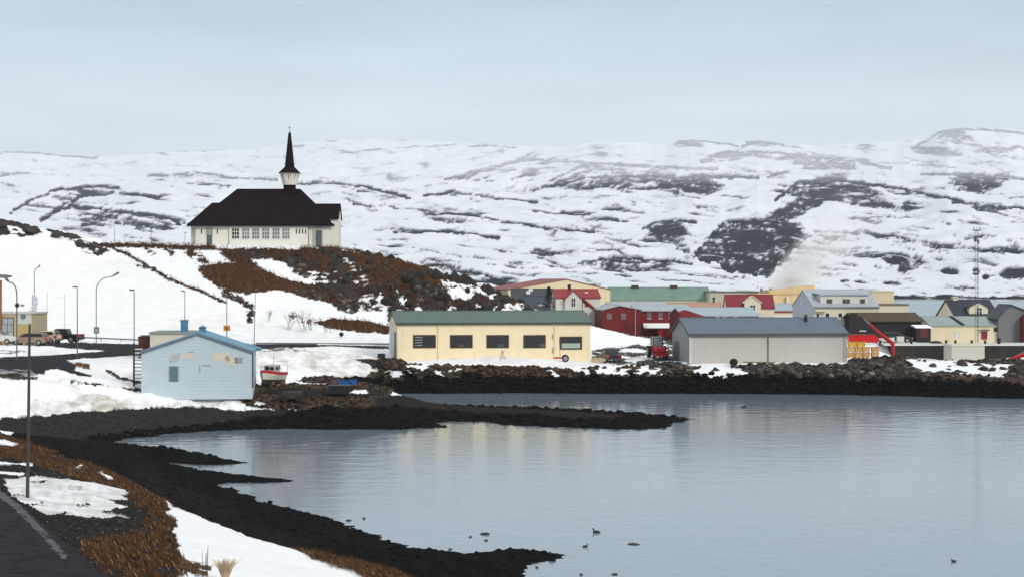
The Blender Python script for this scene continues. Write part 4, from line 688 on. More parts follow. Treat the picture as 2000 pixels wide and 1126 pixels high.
b.part('gable_wing',MB().prism([(b.lx(1322),-1),(b.lx(1372),-1),(b.lx(1372),b.lz(1372,617)),(b.lx(1334),b.lz(1334,604)),(b.lx(1322),b.lz(1322,609))],-2.2,-.02,'y'),darkred)
b=Bld('gabled_house','cream house with a crimson roof and a cream gabled dormer',1420,1512,632,285,602,577,8,-3,wall=palecream,roofm=crim,over=.15,drop=4,cat='house'); b.dormer(1454,1486,608,590,578,palecream,palecream,-.3,white,(1470,601,12,14))
b.part('gable_cladding',MB().box(-b.L/2-.03,-b.L/2-.004,.1,b.d-.1,-.5,b.he-.1),palew)
b=Bld('low_shop','low cream building with thin red eave line, left of the large mansard house',1512,1562,640,292,607,594,7,0,wall=palecream,roofm=palebl,over=.05,drop=4)
b.part('eave_trim',MB().box(-b.L/2,b.L/2,-.12,-.06,b.he-.25,b.he-.05),redroof); b.part('snow_ledge',MB().box(-b.L/2,b.L/2,-.5,-.02,b.lz(1530,620),b.lz(1530,617)),snowm)
b=Bld('large_house','large cream house with a pale metal mansard roof and a row of dormer windows',1590,1716,668,268,599,567,10,9.5,wall=palecream,roofm=palegr,over=.15,drop=3,cat='house')
gw=mat('blue_grey_gable',(.38,.41,.46),.7,.05,1.5); b.part('gable_wall',MB().prism([(.02,-.6),(b.d-.02,-.6),(b.d-.02,b.he-.05),(b.d/2,b.hr-.15),(.02,b.he-.05)],-b.L/2-.04,-b.L/2-.004,'x'),gw)
for y,z in((6.0,b.he+.9),(6.0,b.he-1.9),(3.5,1.0)): b._win(y,z,.38,.5,'l',white,glass,(0,1))
x0,x1=b.lx(1606),b.lx(1699); zb=b.he+.15; zt=b.lz(1650,576,1)
dm=b.part('dormer',MB().box(x0,x1,.75,4.6,zb-.3,zt),palew); b.part('dormer_roof',MB().slab([(x0-.25,.45,zt+.01),(x1+.25,.45,zt+.01),(x1+.25,4.9,zt+.35),(x0-.25,4.9,zt+.35)],.14),palegr,parent=dm)
for px,wv in((1623,12),(1656,16),(1688,11)): o=b._win(b.lx(px),b.lz(px,589,.75),b.m(wv)/2,b.m(12)/2,'f',mat('tan_frame',(.3,.24,.15),.7),glass,(1,0) if wv>12 else(0,0),y=.75); o.parent=dm
for px in(1616,1641,1664): b.win(px,615,10,11,white,glass,(0,0))
b.win(1597,616,7,11,white,glass,(0,0)); b.part('balcony',MB().box(b.lx(1590),b.lx(1612),-.9,-.02,b.lz(1600,607),b.lz(1600,604)),palecream)
b.part('gutter',MB().box(-b.L/2-.15,b.L/2+.15,-.24,-.16,b.he-.16,b.he-.02),steel)
b=Bld('cream_box','plain cream rooftop block to the right of the large house roof',1703,1746,605,292,570,570,6,0,'flat',wall=mat('warm_cream_wall',(.60,.50,.35),.75,.05),roofm=palecream,drop=6)
b=Bld('side_wing','grey-cream flat wing joining the right side of the large house',1717,1774,660,280,596,596,8,0,'flat',wall=palecream,roofm=mat('brown_coping',(.14,.12,.1),.7),drop=3)
b=Bld('long_store','long store with a pale blue-grey roof, left of the dark-roofed house',1745,1862,640,300,624,588,14,-4,wall=palew,roofm=palebl,over=.1,drop=4)
b=Bld('long_store','pale blue-roofed store behind the dark-roofed house at the right edge',1935,2060,630,318,612,590,12,0,wall=palew,roofm=palebl,over=.1,drop=6)
b=Bld('turf_house','low black timber house with a brown turf roof above the red skip',1674,1800,668,262,627,612,8,5,wall=tar,roofm=turf,over=.35,drop=2,cat='house')
b.part('gable_end',MB().prism([(b.lx(1659),-.5),(b.lx(1697),-.5),(b.lx(1697),b.lz(1697,628)),(b.lx(1676),b.lz(1676,616)),(b.lx(1659),b.lz(1659,629))],-1.2,-.02,'y'),tar)
x=b.lx(1670); b.part('chimney',MB().box(x-.45,x+.45,.3,1.1,2.6,b.lz(1670,611)),mat('sooty_brick',(.04,.025,.025),.9,.3)); b.part('nameboard',MB().box(b.lx(1674),b.lx(1687),-1.26,-1.205,b.lz(1680,646),b.lz(1680,644)),palew)
b=Bld('black_outbuilding','small black lean-to with snow on its roof, right end of the turf-roofed house',1790,1818,661,260,640,636,4,3,wall=tar,roofm=snowm,over=.15,drop=2,cat='shed'); b.part('red_door',MB().box(b.lx(1797),b.lx(1812),-.04,-.004,.2,1.6),mat('maroon_door',(.1,.02,.025),.7))
b=Bld('gabled_house','house with a black-blue roof, cream gabled dormer and cream chimney',1866,1950,650,284,618,587,9,5,wall=palecream,roofm=navy,over=.2,drop=4,cat='house'); b.dormer(1894,1932,618,600,590,palecream,navy,.5,white,(1914,607,13,15))
b.part('gable_cladding',MB().prism([(.02,-.6),(b.d-.02,-.6),(b.d-.02,b.he-.05),(b.d/2,b.hr-.15),(.02,b.he-.05)],-b.L/2-.04,-b.L/2-.004,'x'),palecream); b._win(b.d*.35,b.he+.5,.35,.6,'l',white,glassd,(0,1)); b._win(b.d*.75,b.he+.3,.35,.5,'l',white,glassd,(0,1))
x=b.lx(1884); b.part('chimney',MB().box(x-.4,x+.4,4.3,5.1,b.hr-.4,b.hr+.7).box(x-.5,x+.5,4.2,5.2,b.hr+.5,b.hr+.62),palecream)
b=Bld('low_house','long low cream house with a pale green metal roof and a red-brown door',1818,1984,670,266,636,619,9,3,wall=mat('pale_butter_wall',(.66,.56,.38),.75,.05),roofm=padg,over=.2,drop=2,cat='house')
for px in(1944,1965): b.win(px,643,7,8,brownf,glassd,(0,0))
b.door(1922,654,13,16,redwin,white); x=b.lx(1922); b.part('door_canopy',MB().box(x-.7,x+.7,-.5,-.07,b.lz(1922,644.5),b.lz(1922,643)),tar); b.door(1870,654,9,12,palew,palew); b.part('verge_strip',MB().slab([(b.lx(1877),-.3,b.he+.2),(b.lx(1884),-.3,b.he+.2),(b.lx(1877),b.d/2,b.hr+.18),(b.lx(1870),b.d/2,b.hr+.18)],.05),tar)
b=Bld('grey_house','grey shingled house with a dark roof and dark red porch, cut by the right edge',1950,2040,668,266,620,596,5,4,'gy',wall=midgrey,roofm=charcoal,over=.25,rframe=.27,drop=2,cat='house')
b.part('porch',MB().prism([(b.lx(1992),-.5),(b.lx(2040),-.5),(b.lx(2040),b.lz(2040,606)),(b.lx(2016),b.lz(2016,600)),(b.lx(1992),b.lz(1992,618))],-1.6,-.02,'y'),mat('dull_red_boards',(.13,.02,.025),.7,.2,3)); o=b._win(b.lx(2000),b.lz(2000,632),.45,.6,'f',white,glass,(0,0),y=-1.6); b.part('porch_base',MB().box(b.lx(1996),b.lx(2040),-1.75,-1.61,-.5,1.3),tar)
# quay
pq=P(1742,690,250); qw=MB().box(pq.x,pq.x+60,250,256,.4,3.72).build('quay_wall',concd); tag(qw,'long dark concrete quay wall topped with snow, right side','quay wall')
q=MB().box(pq.x-1,pq.x+60,249.8,256.3,3.74,3.95).build('kerb',palew,qw)
b=Bld('concrete_block','pale windowless concrete block standing against the dark quay wall',1859,1923,710,243,675,675,4,2,'flat',wall=mat('pale_concrete',(.50,.47,.41),.85,.05,1),roofm=palecream,drop=1.5,cat='concrete block')
# 7 left edge building
b=Bld('filling_station','cream and orange-brown building with a big window, cut by the left edge',-30,62,672,214,613,613,7,0,'flat',wall=mat('station_cream',(.45,.38,.24),.75,.08,1),roofm=mat('pale_coping',(.5,.48,.44),.7),drop=1.5)
b.part('end_wall',MB().box(-b.L/2-.2,b.lx(4),-.5,-.02,-1,b.lz(0,547)),mat('orange_brown_wall',(.28,.12,.06),.8,.12,2)); b.win(15,640,24,42,brownf,mat('pale_interior_glass',(.34,.4,.42),.15,.5,2),(1,2))
b.part('canopy',MB().slab([(b.lx(-30),-.9,b.lz(0,534)),(b.lx(10),-.9,b.lz(10,536)),(b.lx(22),-.9,b.lz(22,538.5)),(b.lx(20),-.9,b.lz(20,541)),(b.lx(10),-.9,b.lz(10,543)),(b.lx(-30),-.9,b.lz(-30,541))],1.5),mat('grey_canopy',(.16,.16,.15),.7))
x=b.lx(45.5); z=b.lz(45.5,617); em=b.part('emblem',MB().cyl((x,-.12,z),(x,-.02,z),.3,.3,16),mat('teal_emblem',(.10,.17,.18),.6,.3,5)); b.part('emblem_panel',MB().box(b.lx(35),b.lx(61),-.019,-.004,b.lz(45,632),b.lz(45,611)),palew); b.part('ochre_panel',MB().box(b.lx(35),b.lx(60),-.02,-.004,b.lz(45,652),b.lz(45,635)),mat('ochre_panel',(.48,.36,.15),.7,.15,2))

# ------------------------------------------------------------------ poles and lamps
lampm=mat('lamp_grey',(.10,.10,.105),.6,.1); lampl=mat('faint_lamp_grey',(.42,.42,.43),.6)
def lamp(px,pyb,pyt,Y,arm=0,rise=0,r=.065,label='',style='L',m=lampm,pxt=None,name='street_lamp',cat='street lamp',group='street lamps along the shore road'):
    B=P(px,pyb,Y); T=P(pxt if pxt is not None else px,pyt,Y)-B; s=Y/F
    root=empty(name,B,label,cat,group); 
    if style=='P': MB().cyl((0,0,-1),T,r*1.2,r*.7,8).build('pole',m,root); return root
    if style=='L':
        MB().cyl((0,0,-1),T,r*.95,r*.6,8).build('pole',m,root); h=MB().box(min(0,arm*s)+T.x,max(0,arm*s)+T.x,-.12,.12,T.z-.02,T.z+.12).build('lamp_head',m,root)
    else:
        n=8; pts=[Vector((0,0,-1)),Vector((T.x*.9,0,T.z-rise*s))]
        for i in range(1,n+1):
            a=i/n*math.pi/2; pts.append(Vector((T.x*.9+arm*s*.55*(1-math.cos(a)),0,T.z-rise*s+rise*s*.75*math.sin(a))))
        pts.append(Vector((T.x*.9+arm*s*.75,0,T.z-rise*s*.18)))
        MB().tube(pts,r*.8).build('pole',m,root); e=pts[-1]; MB().cyl(e,(T.x*.9+arm*s,0,T.z),r*1.3,r*2,8).build('lamp_head',m,root)
    return root
o=lamp(53,974,632,65.5,label='tall bare dark pole standing in the snow patch by the near road',style='P',pxt=58,r=.062,m=mat('near_pole',(.055,.052,.05),.7,.2,6),name='pole',cat='pole',group=None)
lamp(33,700,543,183,-22,34,.08,label='curved lamp post with a dark ball sign, nearest the filling station',style='A')
lamp(67,664,518,228,11,18,.06,label='thin curved lamp post rising behind the furled pale flag',style='A')
lamp(151,697,561,188,-9,0,.07,label='straight lamp post in front of the parked cars, head to the left')
lamp(188,662,532,232,44,36,.07,label='tall lamp post with a long arm curving right over the snow slope',style='A')
lamp(262,748,567,164,-9,0,.065,label='tall lamp post at the left corner of the blue shed')
lamp(361,680,569,205,-7,0,.06,label='lamp post directly behind the blue chimney')
lamp(443,668,578,237,0,0,.06,label='thin post carrying an orange box, behind the blue shed roof',style='P',name='sign_post',cat='post')
lamp(496,668,565,240,4,0,.06,label='thin grey lamp post right of the blue shed, at the foot of the snow slope',pxt=499)
lamp(92,664,570,240,0,0,.045,label='faint thin pale pole behind the parked cars, left one of two',style='P',m=lampl,name='pole',cat='pole',group='faint pale poles on the snow slope')
lamp(126,664,573,240,0,0,.045,label='faint thin pale pole behind the parked cars, right one of two',style='P',m=lampl,name='pole',cat='pole',group='faint pale poles on the snow slope')
for px,t,l in((224,447,'leftmost thin pole on the hill crest left of the church'),(361,455,'short thin pole just left of the church'),(757,492,'short faint pole on the rocky slope right of the church')): lamp(px,{224:480,361:486,757:508}[px],t,297,3,0,.05,label=l,style='P' if px!=361 else 'L',name='pole',cat='pole',group='poles on the church hill')
lamp(295,484,445,297,8,0,.06,label='twin-headed lamp on the hill crest left of the church',group='poles on the church hill')
lamp(1241,676,590,250,3,0,.05,label='thin lamp post in front of the dark red houses',m=lampl); lamp(960,500,470,330,0,0,.04,label='faint pole beyond the hill',style='P',m=lampl,name='pole',cat='pole') if False else None
def sgn(px,py,Y,mbf,m,name,label,cat,bpy_,r=.05):
    B=P(px,bpy_,Y); root=empty(name,B,label,cat); h=P(px,py,Y).z-B.z; MB().cyl((0,0,-.5),(0,0,h+.2),r,r,8).build('pole',lampm,root); mbf(h).build('panel',m,root); return root
o=MB().box(-.42,.42,-.16,.16,-.35,.35).build('post_box',mat('orange_box',(.55,.22,.04),.6)); o.location=P(443,640,236.7); tag(o,'small orange box fixed to the thin post behind the blue shed','box'); MB().box(-.2,.2,-.175,-.162,-.15,.15).build('marking',mat('dull_orange_mark',(.25,.12,.04),.7),o)
o=MB().box(-.32,.32,-.12,.12,-.42,.42).build('notice_box',mat('grey_notice',(.2,.19,.17),.7)); o.location=P(188.5,644,231.8); tag(o,'small grey notice box on the long-armed lamp post','box'); MB().box(-.16,.2,-.135,-.122,-.25,.2).build('marking',mat('notice_mark',(.42,.4,.38),.7),o)
sgn(666,652,248,lambda h:MB().cyl((.05,-.06,h),(.05,0,h),.32,.32,16),black,'road_sign','round dark road sign at the kerb below the brown grass patch','road sign',671,.05)
o=MB().ell((0,-.1,0),(.24,.12,.24)).build('ball_sign',black,smooth=True); o.location=P(34,595.5,182.6); tag(o,'dark round sign on the curved lamp post by the filling station','sign'); MB().box(.3,.7,-.05,.05,-.15,.1).build('side_plate',mat('pinkish_plate',(.45,.3,.3),.7),o)
r=empty('flag',P(67.5,611,227.7),'furled pale blue-white flag hanging on the thin curved lamp post','flag')
q=MB(); 
for i in range(8):
    z=.1+i*.3; wv=[.22,.34,.42,.36,.44,.38,.40,.30][i]; q.ell((-.05*math.sin(i),-.02,z),(wv,.14,.24),8,6)
q.build('cloth',mat('pale_flag_cloth',(.60,.62,.68),.9,.2,4),r,True); MB().slab([(-.55,-.1,.3),(-.75,-.1,.45),(-.35,-.1,-.1),(1.1,-.1,-.35),(.55,-.1,.05),(0,-.1,.1)],.12).build('bracket',black,r)
# guard rails beside the upper road
for k,(a,bb,y0,y1,l) in enumerate([(158,275,659,664,'low grey guard rail between the parked cars and the cream flat-roofed house'),(500,760,668.5,669.5,'long low guard rail along the road below the hill')]):
    A=P(a,y0,236); B=P(bb,y1,236); r=empty('guard_rail',((A.x+B.x)/2,236,A.z-.8),l,'guard rail'); L_=B.x-A.x; dz=(B.z-A.z)/2
    MB().slab([(-L_/2,-.05,.6-dz),(L_/2,-.05,.6+dz),(L_/2,-.05,.8+dz),(-L_/2,-.05,.8-dz)],.05).build('rail',steel,r)
    n=int(L_/2.2)
    for i in range(n+1):
        x=-L_/2+L_*i/n; MB().box(x-.05,x+.05,.02,.12,-.6,.78+dz*(2*i/n-1)).build('post',steel,r)
# lattice mast
B=P(1908,668,262); r=empty('radio_mast',B,'tall thin lattice radio mast with small aerials, on the quay','mast'); ht=P(1908,447,262).z-B.z; q=MB(); wv=.27; c3=[(wv*math.cos(a),wv*math.sin(a)) for a in(.5,2.6,4.7)]
for x,y in c3: q.cyl((x,y,-1),(x,y,ht),.03,.022,5)
q.build('leg_tube',dsteel,r); q=MB(); nz_=24
for i in range(nz_):
    for j in range(3): a=c3[j]; bb=c3[(j+1)%3]; q.cyl((a[0],a[1],ht*i/nz_),(bb[0],bb[1],ht*(i+1)/nz_),.013,.013,4)
q.build('bracing',dsteel,r); MB().box(-.55,.55,-.04,.04,ht-.3,ht-.2).box(-.5,-.44,-.04,.04,ht-.35,ht+.35).box(.44,.5,-.04,.04,ht-.35,ht+.35).build('aerial',dsteel,r); MB().box(-.4,-.05,-.2,.2,ht-1.9,ht-1.1).box(.1,.32,-.15,.15,ht-2.2,ht-1.6).build('aerial_box',dsteel,r); MB().cyl((0,0,ht),(0,0,ht+.9),.02,.015,5).build('whip',dsteel,r)

# ------------------------------------------------------------------ vehicles
def wheel(root,x,y,r,w=.2):
    t=MB().cyl((x,y-w/2,r),(x,y+w/2,r),r,r,18).build('wheel',rubber,root); s_=-1 if y<0 else 1
    MB().cyl((x,y-w/2-.01,r),(x,y+w/2+.01,r),r*.6,r*.6,12).build('rim',rimm,t)
def car(label,loc,rz,paint_,kind='wagon',L=4.5,group='cars parked on the upper lot'):
    root=empty('parked_car',loc,label,'car',group,rz); w=.86
    # side profile, front at +x
    if kind=='wagon':
        body=[(-2.2,.35),(-2.25,.7),(-2.2,.95),(1.0,.95),(1.95,.82),(2.22,.65),(2.25,.4),(2.1,.28),(-2.1,.28)]; cab=[(-2.12,.95),(-1.75,1.42),(-.2,1.47),(.35,1.4),(1.15,.95)]
    elif kind=='pickup':
        body=[(-2.5,.5),(-2.55,1.05),(1.3,1.08),(2.3,1.0),(2.5,.8),(2.5,.5),(2.3,.42),(-2.4,.42)]; cab=[(-1.0,1.07),(-.75,1.68),(.45,1.7),(1.25,1.07)]
    else:
        body=[(-1.9,.35),(-1.98,.8),(-1.9,1.02),(.9,1.0),(1.75,.85),(1.95,.65),(1.9,.35)]; cab=[(-1.9,1.02),(-1.65,1.5),(.1,1.52),(1.0,1.0)]
    MB().prism(body,-w,w,'y').build('body',paint_,root,bevel=.07)
    cb=MB().prism(cab,-w+.1,w-.1,'y').build('cabin',paint_,root,bevel=.06)
    xs=[p[0] for p in cab]; zb,ztp=cab[0][1]+.06,max(p[1] for p in cab)-.1
    for s_ in(-1,1):
        y=s_*(w-.1); g=[(xs[0]+.22,zb),(xs[0]+.45,ztp),(-.35,ztp+.02),(-.35,zb)]; g2=[(-.25,zb),(-.25,ztp+.02),(xs[-2]-.02,ztp-.02),(xs[-1]-.28,zb)]
        MB().prism(g,y-.012,y+.012,'y').build('side_window',glassd,root); MB().prism(g2,y-.012,y+.012,'y').build('side_window',glassd,root)
    a,bq=cab[-1],cab[-2]; k=lambda p,q,t:(p[0]+(q[0]-p[0])*t,p[1]+(q[1]-p[1])*t)
    p0=k(a,bq,.12); p1=k(a,bq,.9); MB().slab([(p0[0]+.03,-w+.2,p0[1]+.02),(p0[0]+.03,w-.2,p0[1]+.02),(p1[0]+.03,w-.25,p1[1]+.02),(p1[0]+.03,-w+.25,p1[1]+.02)],.02).build('windscreen',glassd,root)
    p0=k(cab[0],cab[1],.15); p1=k(cab[0],cab[1],.9); MB().slab([(p0[0]-.03,w-.2,p0[1]+.02),(p0[0]-.03,-w+.2,p0[1]+.02),(p1[0]-.03,-w+.25,p1[1]+.02),(p1[0]-.03,w-.25,p1[1]+.02)],.02).build('rear_window',glassd,root)
    tl=body[1][0]
    for s_ in(-1,1):
        MB().box(tl-.02,tl+.18,s_*(w-.12)-.14,s_*(w-.12)+.135,.68,1.0 if kind!='wagon' else .92).build('tail_light',redp,root); MB().box(body[4][0]+.02,body[4][0]+.3,s_*(w-.2)-.16,s_*(w-.2)+.16,.58,.72).build('headlight',palew,root)
        for xw in((-1.35,1.4) if kind!='pickup' else(-1.5,1.55)): wheel(root,xw,s_*(w-.08),.33 if kind!='pickup' else .4)
    MB().box(tl-.08,tl+.05,-w+.05,w-.05,.38,.56).build('bumper',dsteel,root)
    return root
def put(px,py,Y,dz=0):
    p=P(px,py,Y); return (p.x,p.y,p.z+dz)
def ong(px,Y,dz=0): x=(px-1000)/F*Y; return (x,Y,gz(x,Y)+dz)
car('beige estate car parked side-on, nearest of the cars on the upper lot',put(58,673,209),math.pi-.08,mat('beige_car_paint',(.30,.22,.17),.35,.05,metal=.2))
car('cream estate car behind the beige one, only its rear showing',put(86,670,214),math.pi-.25,mat('cream_car_paint',(.52,.45,.31),.35,.05),'hatch')
car('dark green pickup truck with red tail lights, at the right end of the parked cars',put(121,668,219),math.pi-.15,mat('dark_green_car_paint',(.012,.025,.026),.3,.1),'pickup')
car('snow-covered white car nosing in front of the filling station window',put(-4,671,206),-.1,palew,'hatch')
car('dark pickup seen from behind, parked at the right end of the cream shed',ong(1192,218),math.pi/2+.15,mat('black_car_paint',(.022,.022,.028),.35,.1),'pickup',group='vehicles by the harbour sheds')
car('dark car parked in front of the turf-roofed house, behind the white boat',put(1750,668,257),.1,mat('dark_car_paint',(.02,.026,.022),.4,.1),'wagon',group='vehicles by the harbour sheds')
o=MB().box(-.5,.5,-.4,.4,0,.8).build('white_tank',palew,bevel=.06); o.location=put(1758,667,255.3); tag(o,'small square white tank beside the dark car','tank'); MB().cyl((0,0,.78),(0,0,.9),.2,.2,10).build('cap',dsteel,o)
# tractor, facing the camera
r=empty('tractor',ong(1285,222),'red tractor facing the water, with a glazed cab, left of the grey hall','tractor',rz=-math.pi/2+.1)
MB().prism([(-.2,.65),(1.9,.65),(2.0,.8),(1.95,1.25),(1.7,1.4),(-.2,1.45)],-.62,.62,'y').build('bonnet',redp,r,bevel=.08); MB().prism([(-1.5,.9),(-1.5,1.45),(-.2,1.45),(-.2,.7)],-.8,.8,'y').build('mudguard',redp,r,bevel=.05)
q=MB()
for x in(-1.45,.0):
    for y in(-.62,.62): q.box(x-.05,x+.05,y-.05,y+.05,1.4,2.5)
cb=q.build('cab_frame',black,r); MB().box(-1.55,.12,-.72,.72,2.5,2.62).build('cab_roof',steel,r,bevel=.04); MB().box(-1.42,-.02,-.6,.6,1.45,2.48).build('cab_glass',mat('cab_glass',(.25,.3,.3),.15,.3,2),r)
for x,y,rad,wv in((-1.0,-.95,.75,.4),(-1.0,.95,.75,.4),(1.35,-.75,.45,.3),(1.35,.75,.45,.3)): wheel(r,x,y,rad,wv)
MB().cyl((-.2,.3,2.6),(-.2,.3,2.9),.08,.08,8).build('beacon',steel,r); MB().box(2.3,2.5,-.9,.9,.3,.75).box(1.9,2.3,-.5,-.4,.5,.6).box(1.9,2.3,.4,.5,.5,.6).build('front_loader',redp,r)
# boat trailer in front of the cream shed
r=empty('boat_trailer',ong(1100,213.2,.0),'small red two-wheeled trailer with an upright pole, on snow before the cream shed','trailer'); wheel(r,.25,-.7,.42); wheel(r,.25,.7,.42)
MB().prism([(-1.3,.42),(-.9,.55),(.7,.5),(.7,.38),(-.9,.38)],-.3,.3,'y').build('frame',redp,r); MB().cyl((-.35,0,.4),(-.5,0,3.0),.035,.025,6).build('pole',wood,r); MB().cyl((.25,-.7,.42),(.25,.7,.42),.05,.05,8).build('axle',dsteel,r)
r=empty('tripod_stand',ong(981,212.6),'small rusty tripod stand on snow below the middle window of the cream shed','stand')
MB().tube([(-.35,0,0),(0,0,1.2),(.35,0,0)],.03,5).tube([(0,0,1.2),(-.05,.3,0)],.03,5).tube([(-.25,0,.3),(.25,0,.3)],.02,5).build('leg_frame',mat('rusty_steel',(.2,.1,.06),.8,.3,6),r); MB().tube([(-.05,0,1.1),(.3,0,1.15)],.03,5).build('head',_M['rusty_steel'],r)
o=MB().ell((0,0,.42),(.5,.45,.45),12,8).build('net_heap',mat('black_netting',(.02,.013,.012),.95,.4,8,bump=1,bscale=14),smooth=True); o.location=ong(1433,211.8); tag(o,'round black heap of netting by the wall of the grey hall','net heap')
o=MB().box(-1.9,1.9,-.09,.09,0,.14).build('plank',wood); o.location=ong(1483,211.4,.3); o.rotation_euler=(0,.02,0); tag(o,'long dark plank lying along the foot of the grey hall','plank')
o=MB().box(-.75,.75,-.3,.3,0,.35).box(-.6,.6,-.35,-.3,.35,.5).build('timber_pile',mat('pale_timber',(.45,.35,.2),.8,.2,6)); o.location=ong(1167,216,.15); tag(o,'pale timber pile at the right corner of the cream shed','timber')
o=MB().box(-.45,.45,-.4,.4,0,.8).box(-.48,.48,-.43,.43,.8,.86).build('waste_bin',mat('dark_bin',(.07,.07,.075),.7)); o.location=put(745,703,222); tag(o,'small dark waste bin left of the cream shed','bin')
# boat on the slip
def loft(mb,secs,close=True):
    n=len(secs[0]); base=len(mb.v); vs=[p for s_ in secs for p in s_]; fs=[]
    for i in range(len(secs)-1):
        for j in range(n-1): fs.append((i*n+j,i*n+j+1,(i+1)*n+j+1,(i+1)*n+j))
    fs.append(tuple(range(n))); fs.append(tuple((len(secs)-1)*n+j for j in range(n-1,-1,-1))); return mb.add(vs,fs)
def hull(mb,L,Bm,z0f,z1f,o=0):
    secs=[]
    for i in range(13):
        t=i/12; x=-L/2+L*t; bw=Bm*(1-.22*(1-t)**2)*(1-max(0,(t-.5)/.5)**2.3)*1.0+.03; f0,f1=z0f(t),z1f(t)
        def wz(z): k=max(0,min(1,z/1.35)); return bw*(.28+.72*k**.6) if z>.02 else .05
        zs=[f0+(f1-f0)*k/4 for k in range(5)]; secs.append([(x,wz(z)+o,z) for z in zs][::-1]+[(x,-wz(z)-o,z) for z in zs])
    return loft(mb,secs)
r=empty('fishing_boat',put(531,757,170,.32),'small white fishing boat with a red band, standing ashore right of the blue shed','boat',rz=math.radians(-104))
r.scale=(.72,.72,.72); shf=lambda t:1.25+.55*t*t
hull(MB(),6.4,1.25,lambda t:.0+.35*t**3,lambda t:.62+.3*t*t).build('keel',mat('green_antifouling',(.02,.03,.025),.7,.2),r); hull(MB(),6.42,1.26,lambda t:.6+.3*t*t,lambda t:shf(t)).build('hull',mat('boat_white',(.55,.52,.44),.5,.1,3),r); hull(MB(),6.44,1.28,lambda t:shf(t)-.05,lambda t:shf(t)+.3).build('red_band',redp,r)
MB().box(-1.2,.9,-.75,.75,1.4,2.65).build('cabin',mat('cabin_white',(.45,.44,.42),.6,.1,3),r,bevel=.08); MB().box(.88,.93,-.6,.6,2.0,2.5).box(-.9,.6,-.78,.78,2.05,2.45).build('cabin_window',glassd,r)
q=MB(); pts=[]
for i in range(9): t=.45+.55*i/8; bw=1.2*(1-max(0,(t-.5)/.5)**2.3); pts.append((-3.2+6.4*t,bw,shf(t)+.9))
q.tube(pts,.03,5).tube([(x,-y,z) for x,y,z in pts],.03,5)
for x,y,z in pts[::2]: q.cyl((x,y,z-.75),(x,y,z),.025,.025,5); q.cyl((x,-y,z-.75),(x,-y,z),.025,.025,5)
q.tube([(-3,1.0,1.5),(-3,1.0,3),(-3,-1.0,3),(-3,-1.0,1.5)],.04,5); q.build('railing',palew,r); MB().cyl((-.6,0,2.6),(-.6,0,4.3),.045,.03,6).box(-.65,-.55,-.5,.5,3.5,3.55).build('mast',palew,r)
MB().box(-2.2,-1.9,-1.1,1.1,-.5,.45).box(1.2,1.5,-.9,.9,-.5,.5).build('cradle',wood,r)
o=MB().box(-.9,.9,-.6,.6,0,.6).build('low_cart',mat('rusty_cart',(.05,.035,.03),.8,.3,5)); o.location=ong(571,163,.25); tag(o,'low rusty cart standing right of the white boat','cart')
for x in(-.6,.6): MB().cyl((x,-.66,.0),(x,.66,.0),.28,.28,12).build('wheel',rubber,o)
o=MB().prism([(-.85,0),(.85,0),(.95,.68),(-.95,.68)],-.5,.5,'y').build('dark_skip',mat('dark_skip_steel',(.012,.012,.014),.7,.2)); o.location=put(663,767,163.5); tag(o,'low black skip in front of the blue tubs','skip'); MB().box(-1.0,1.0,-.55,.55,.69,.76).build('rim',dsteel,o)
bt=mat('blue_plastic',(.02,.09,.30),.5,.15,3)
def tub(px,py,Y,label,m,group,w=.42,d=.5,h=.62,rz=0,name='fish_tub',cat='tub'):
    p=P(px,py,Y); o=MB().prism([(-w*.93,.08),(w*.93,.08),(w,h),(-w,h)],-d,d,'y').box(-w-.03,w+.03,-d-.03,d+.03,h-.1,h).box(-w*.8,-w*.4,-d,d,0,.08).box(w*.4,w*.8,-d,d,0,.08).build(name,m)
    o.location=p; o.rotation_euler=(0,0,rz); tag(o,label,cat,group); return o
for px,py,l in((668,752,'left'),(680,753,'middle'),(690,751,'right')): tub(px,py,168,'bright blue tub behind the black skip, %s of three'%l,bt,'blue tubs on the slip',.3,.35,.55)
yt=[mat('yellow_tub',(.72,.40,.06),.5,.12,3),mat('orange_yellow_tub',(.62,.34,.11),.55,.15,3),mat('pale_yellow_tub',(.66,.42,.18),.55,.15,3)]
lab={0:'bottom row',1:'middle row',2:'top row'}; nm=['leftmost','second from left','third from left','rightmost']
for row,(pyb,xs) in enumerate([(698,(1661,1676,1691,1709)),(687,(1661,1676,1691,1709)),(676.5,(1664,1681))]):
    for i,px in enumerate(xs): tub(px,pyb,224,'%s %s tub in the %s of the stack beside the grey hall'%(nm[i] if row<2 else ('left','right')[i],['orange','orange','bright yellow'][row],lab[row]),yt[0] if row==2 else yt[1+(i+row)%2],'yellow and orange tubs stacked by the grey hall',.45 if row<2 else .52,.45,.66)
r=empty('red_skip',put(1684,668,234),'bright red skip above the yellow tubs, in front of the turf-roofed house','skip'); MB().prism([(-1.7,0),(1.85,0),(2.1,.45),(1.6,.95),(-2.0,.95)],-.9,.9,'y').build('body',mat('bright_red_paint',(.60,.012,.015),.45,.08,3),r,bevel=.05); MB().box(-2.05,1.65,-.97,.97,.96,1.03).build('rim',redp,r)
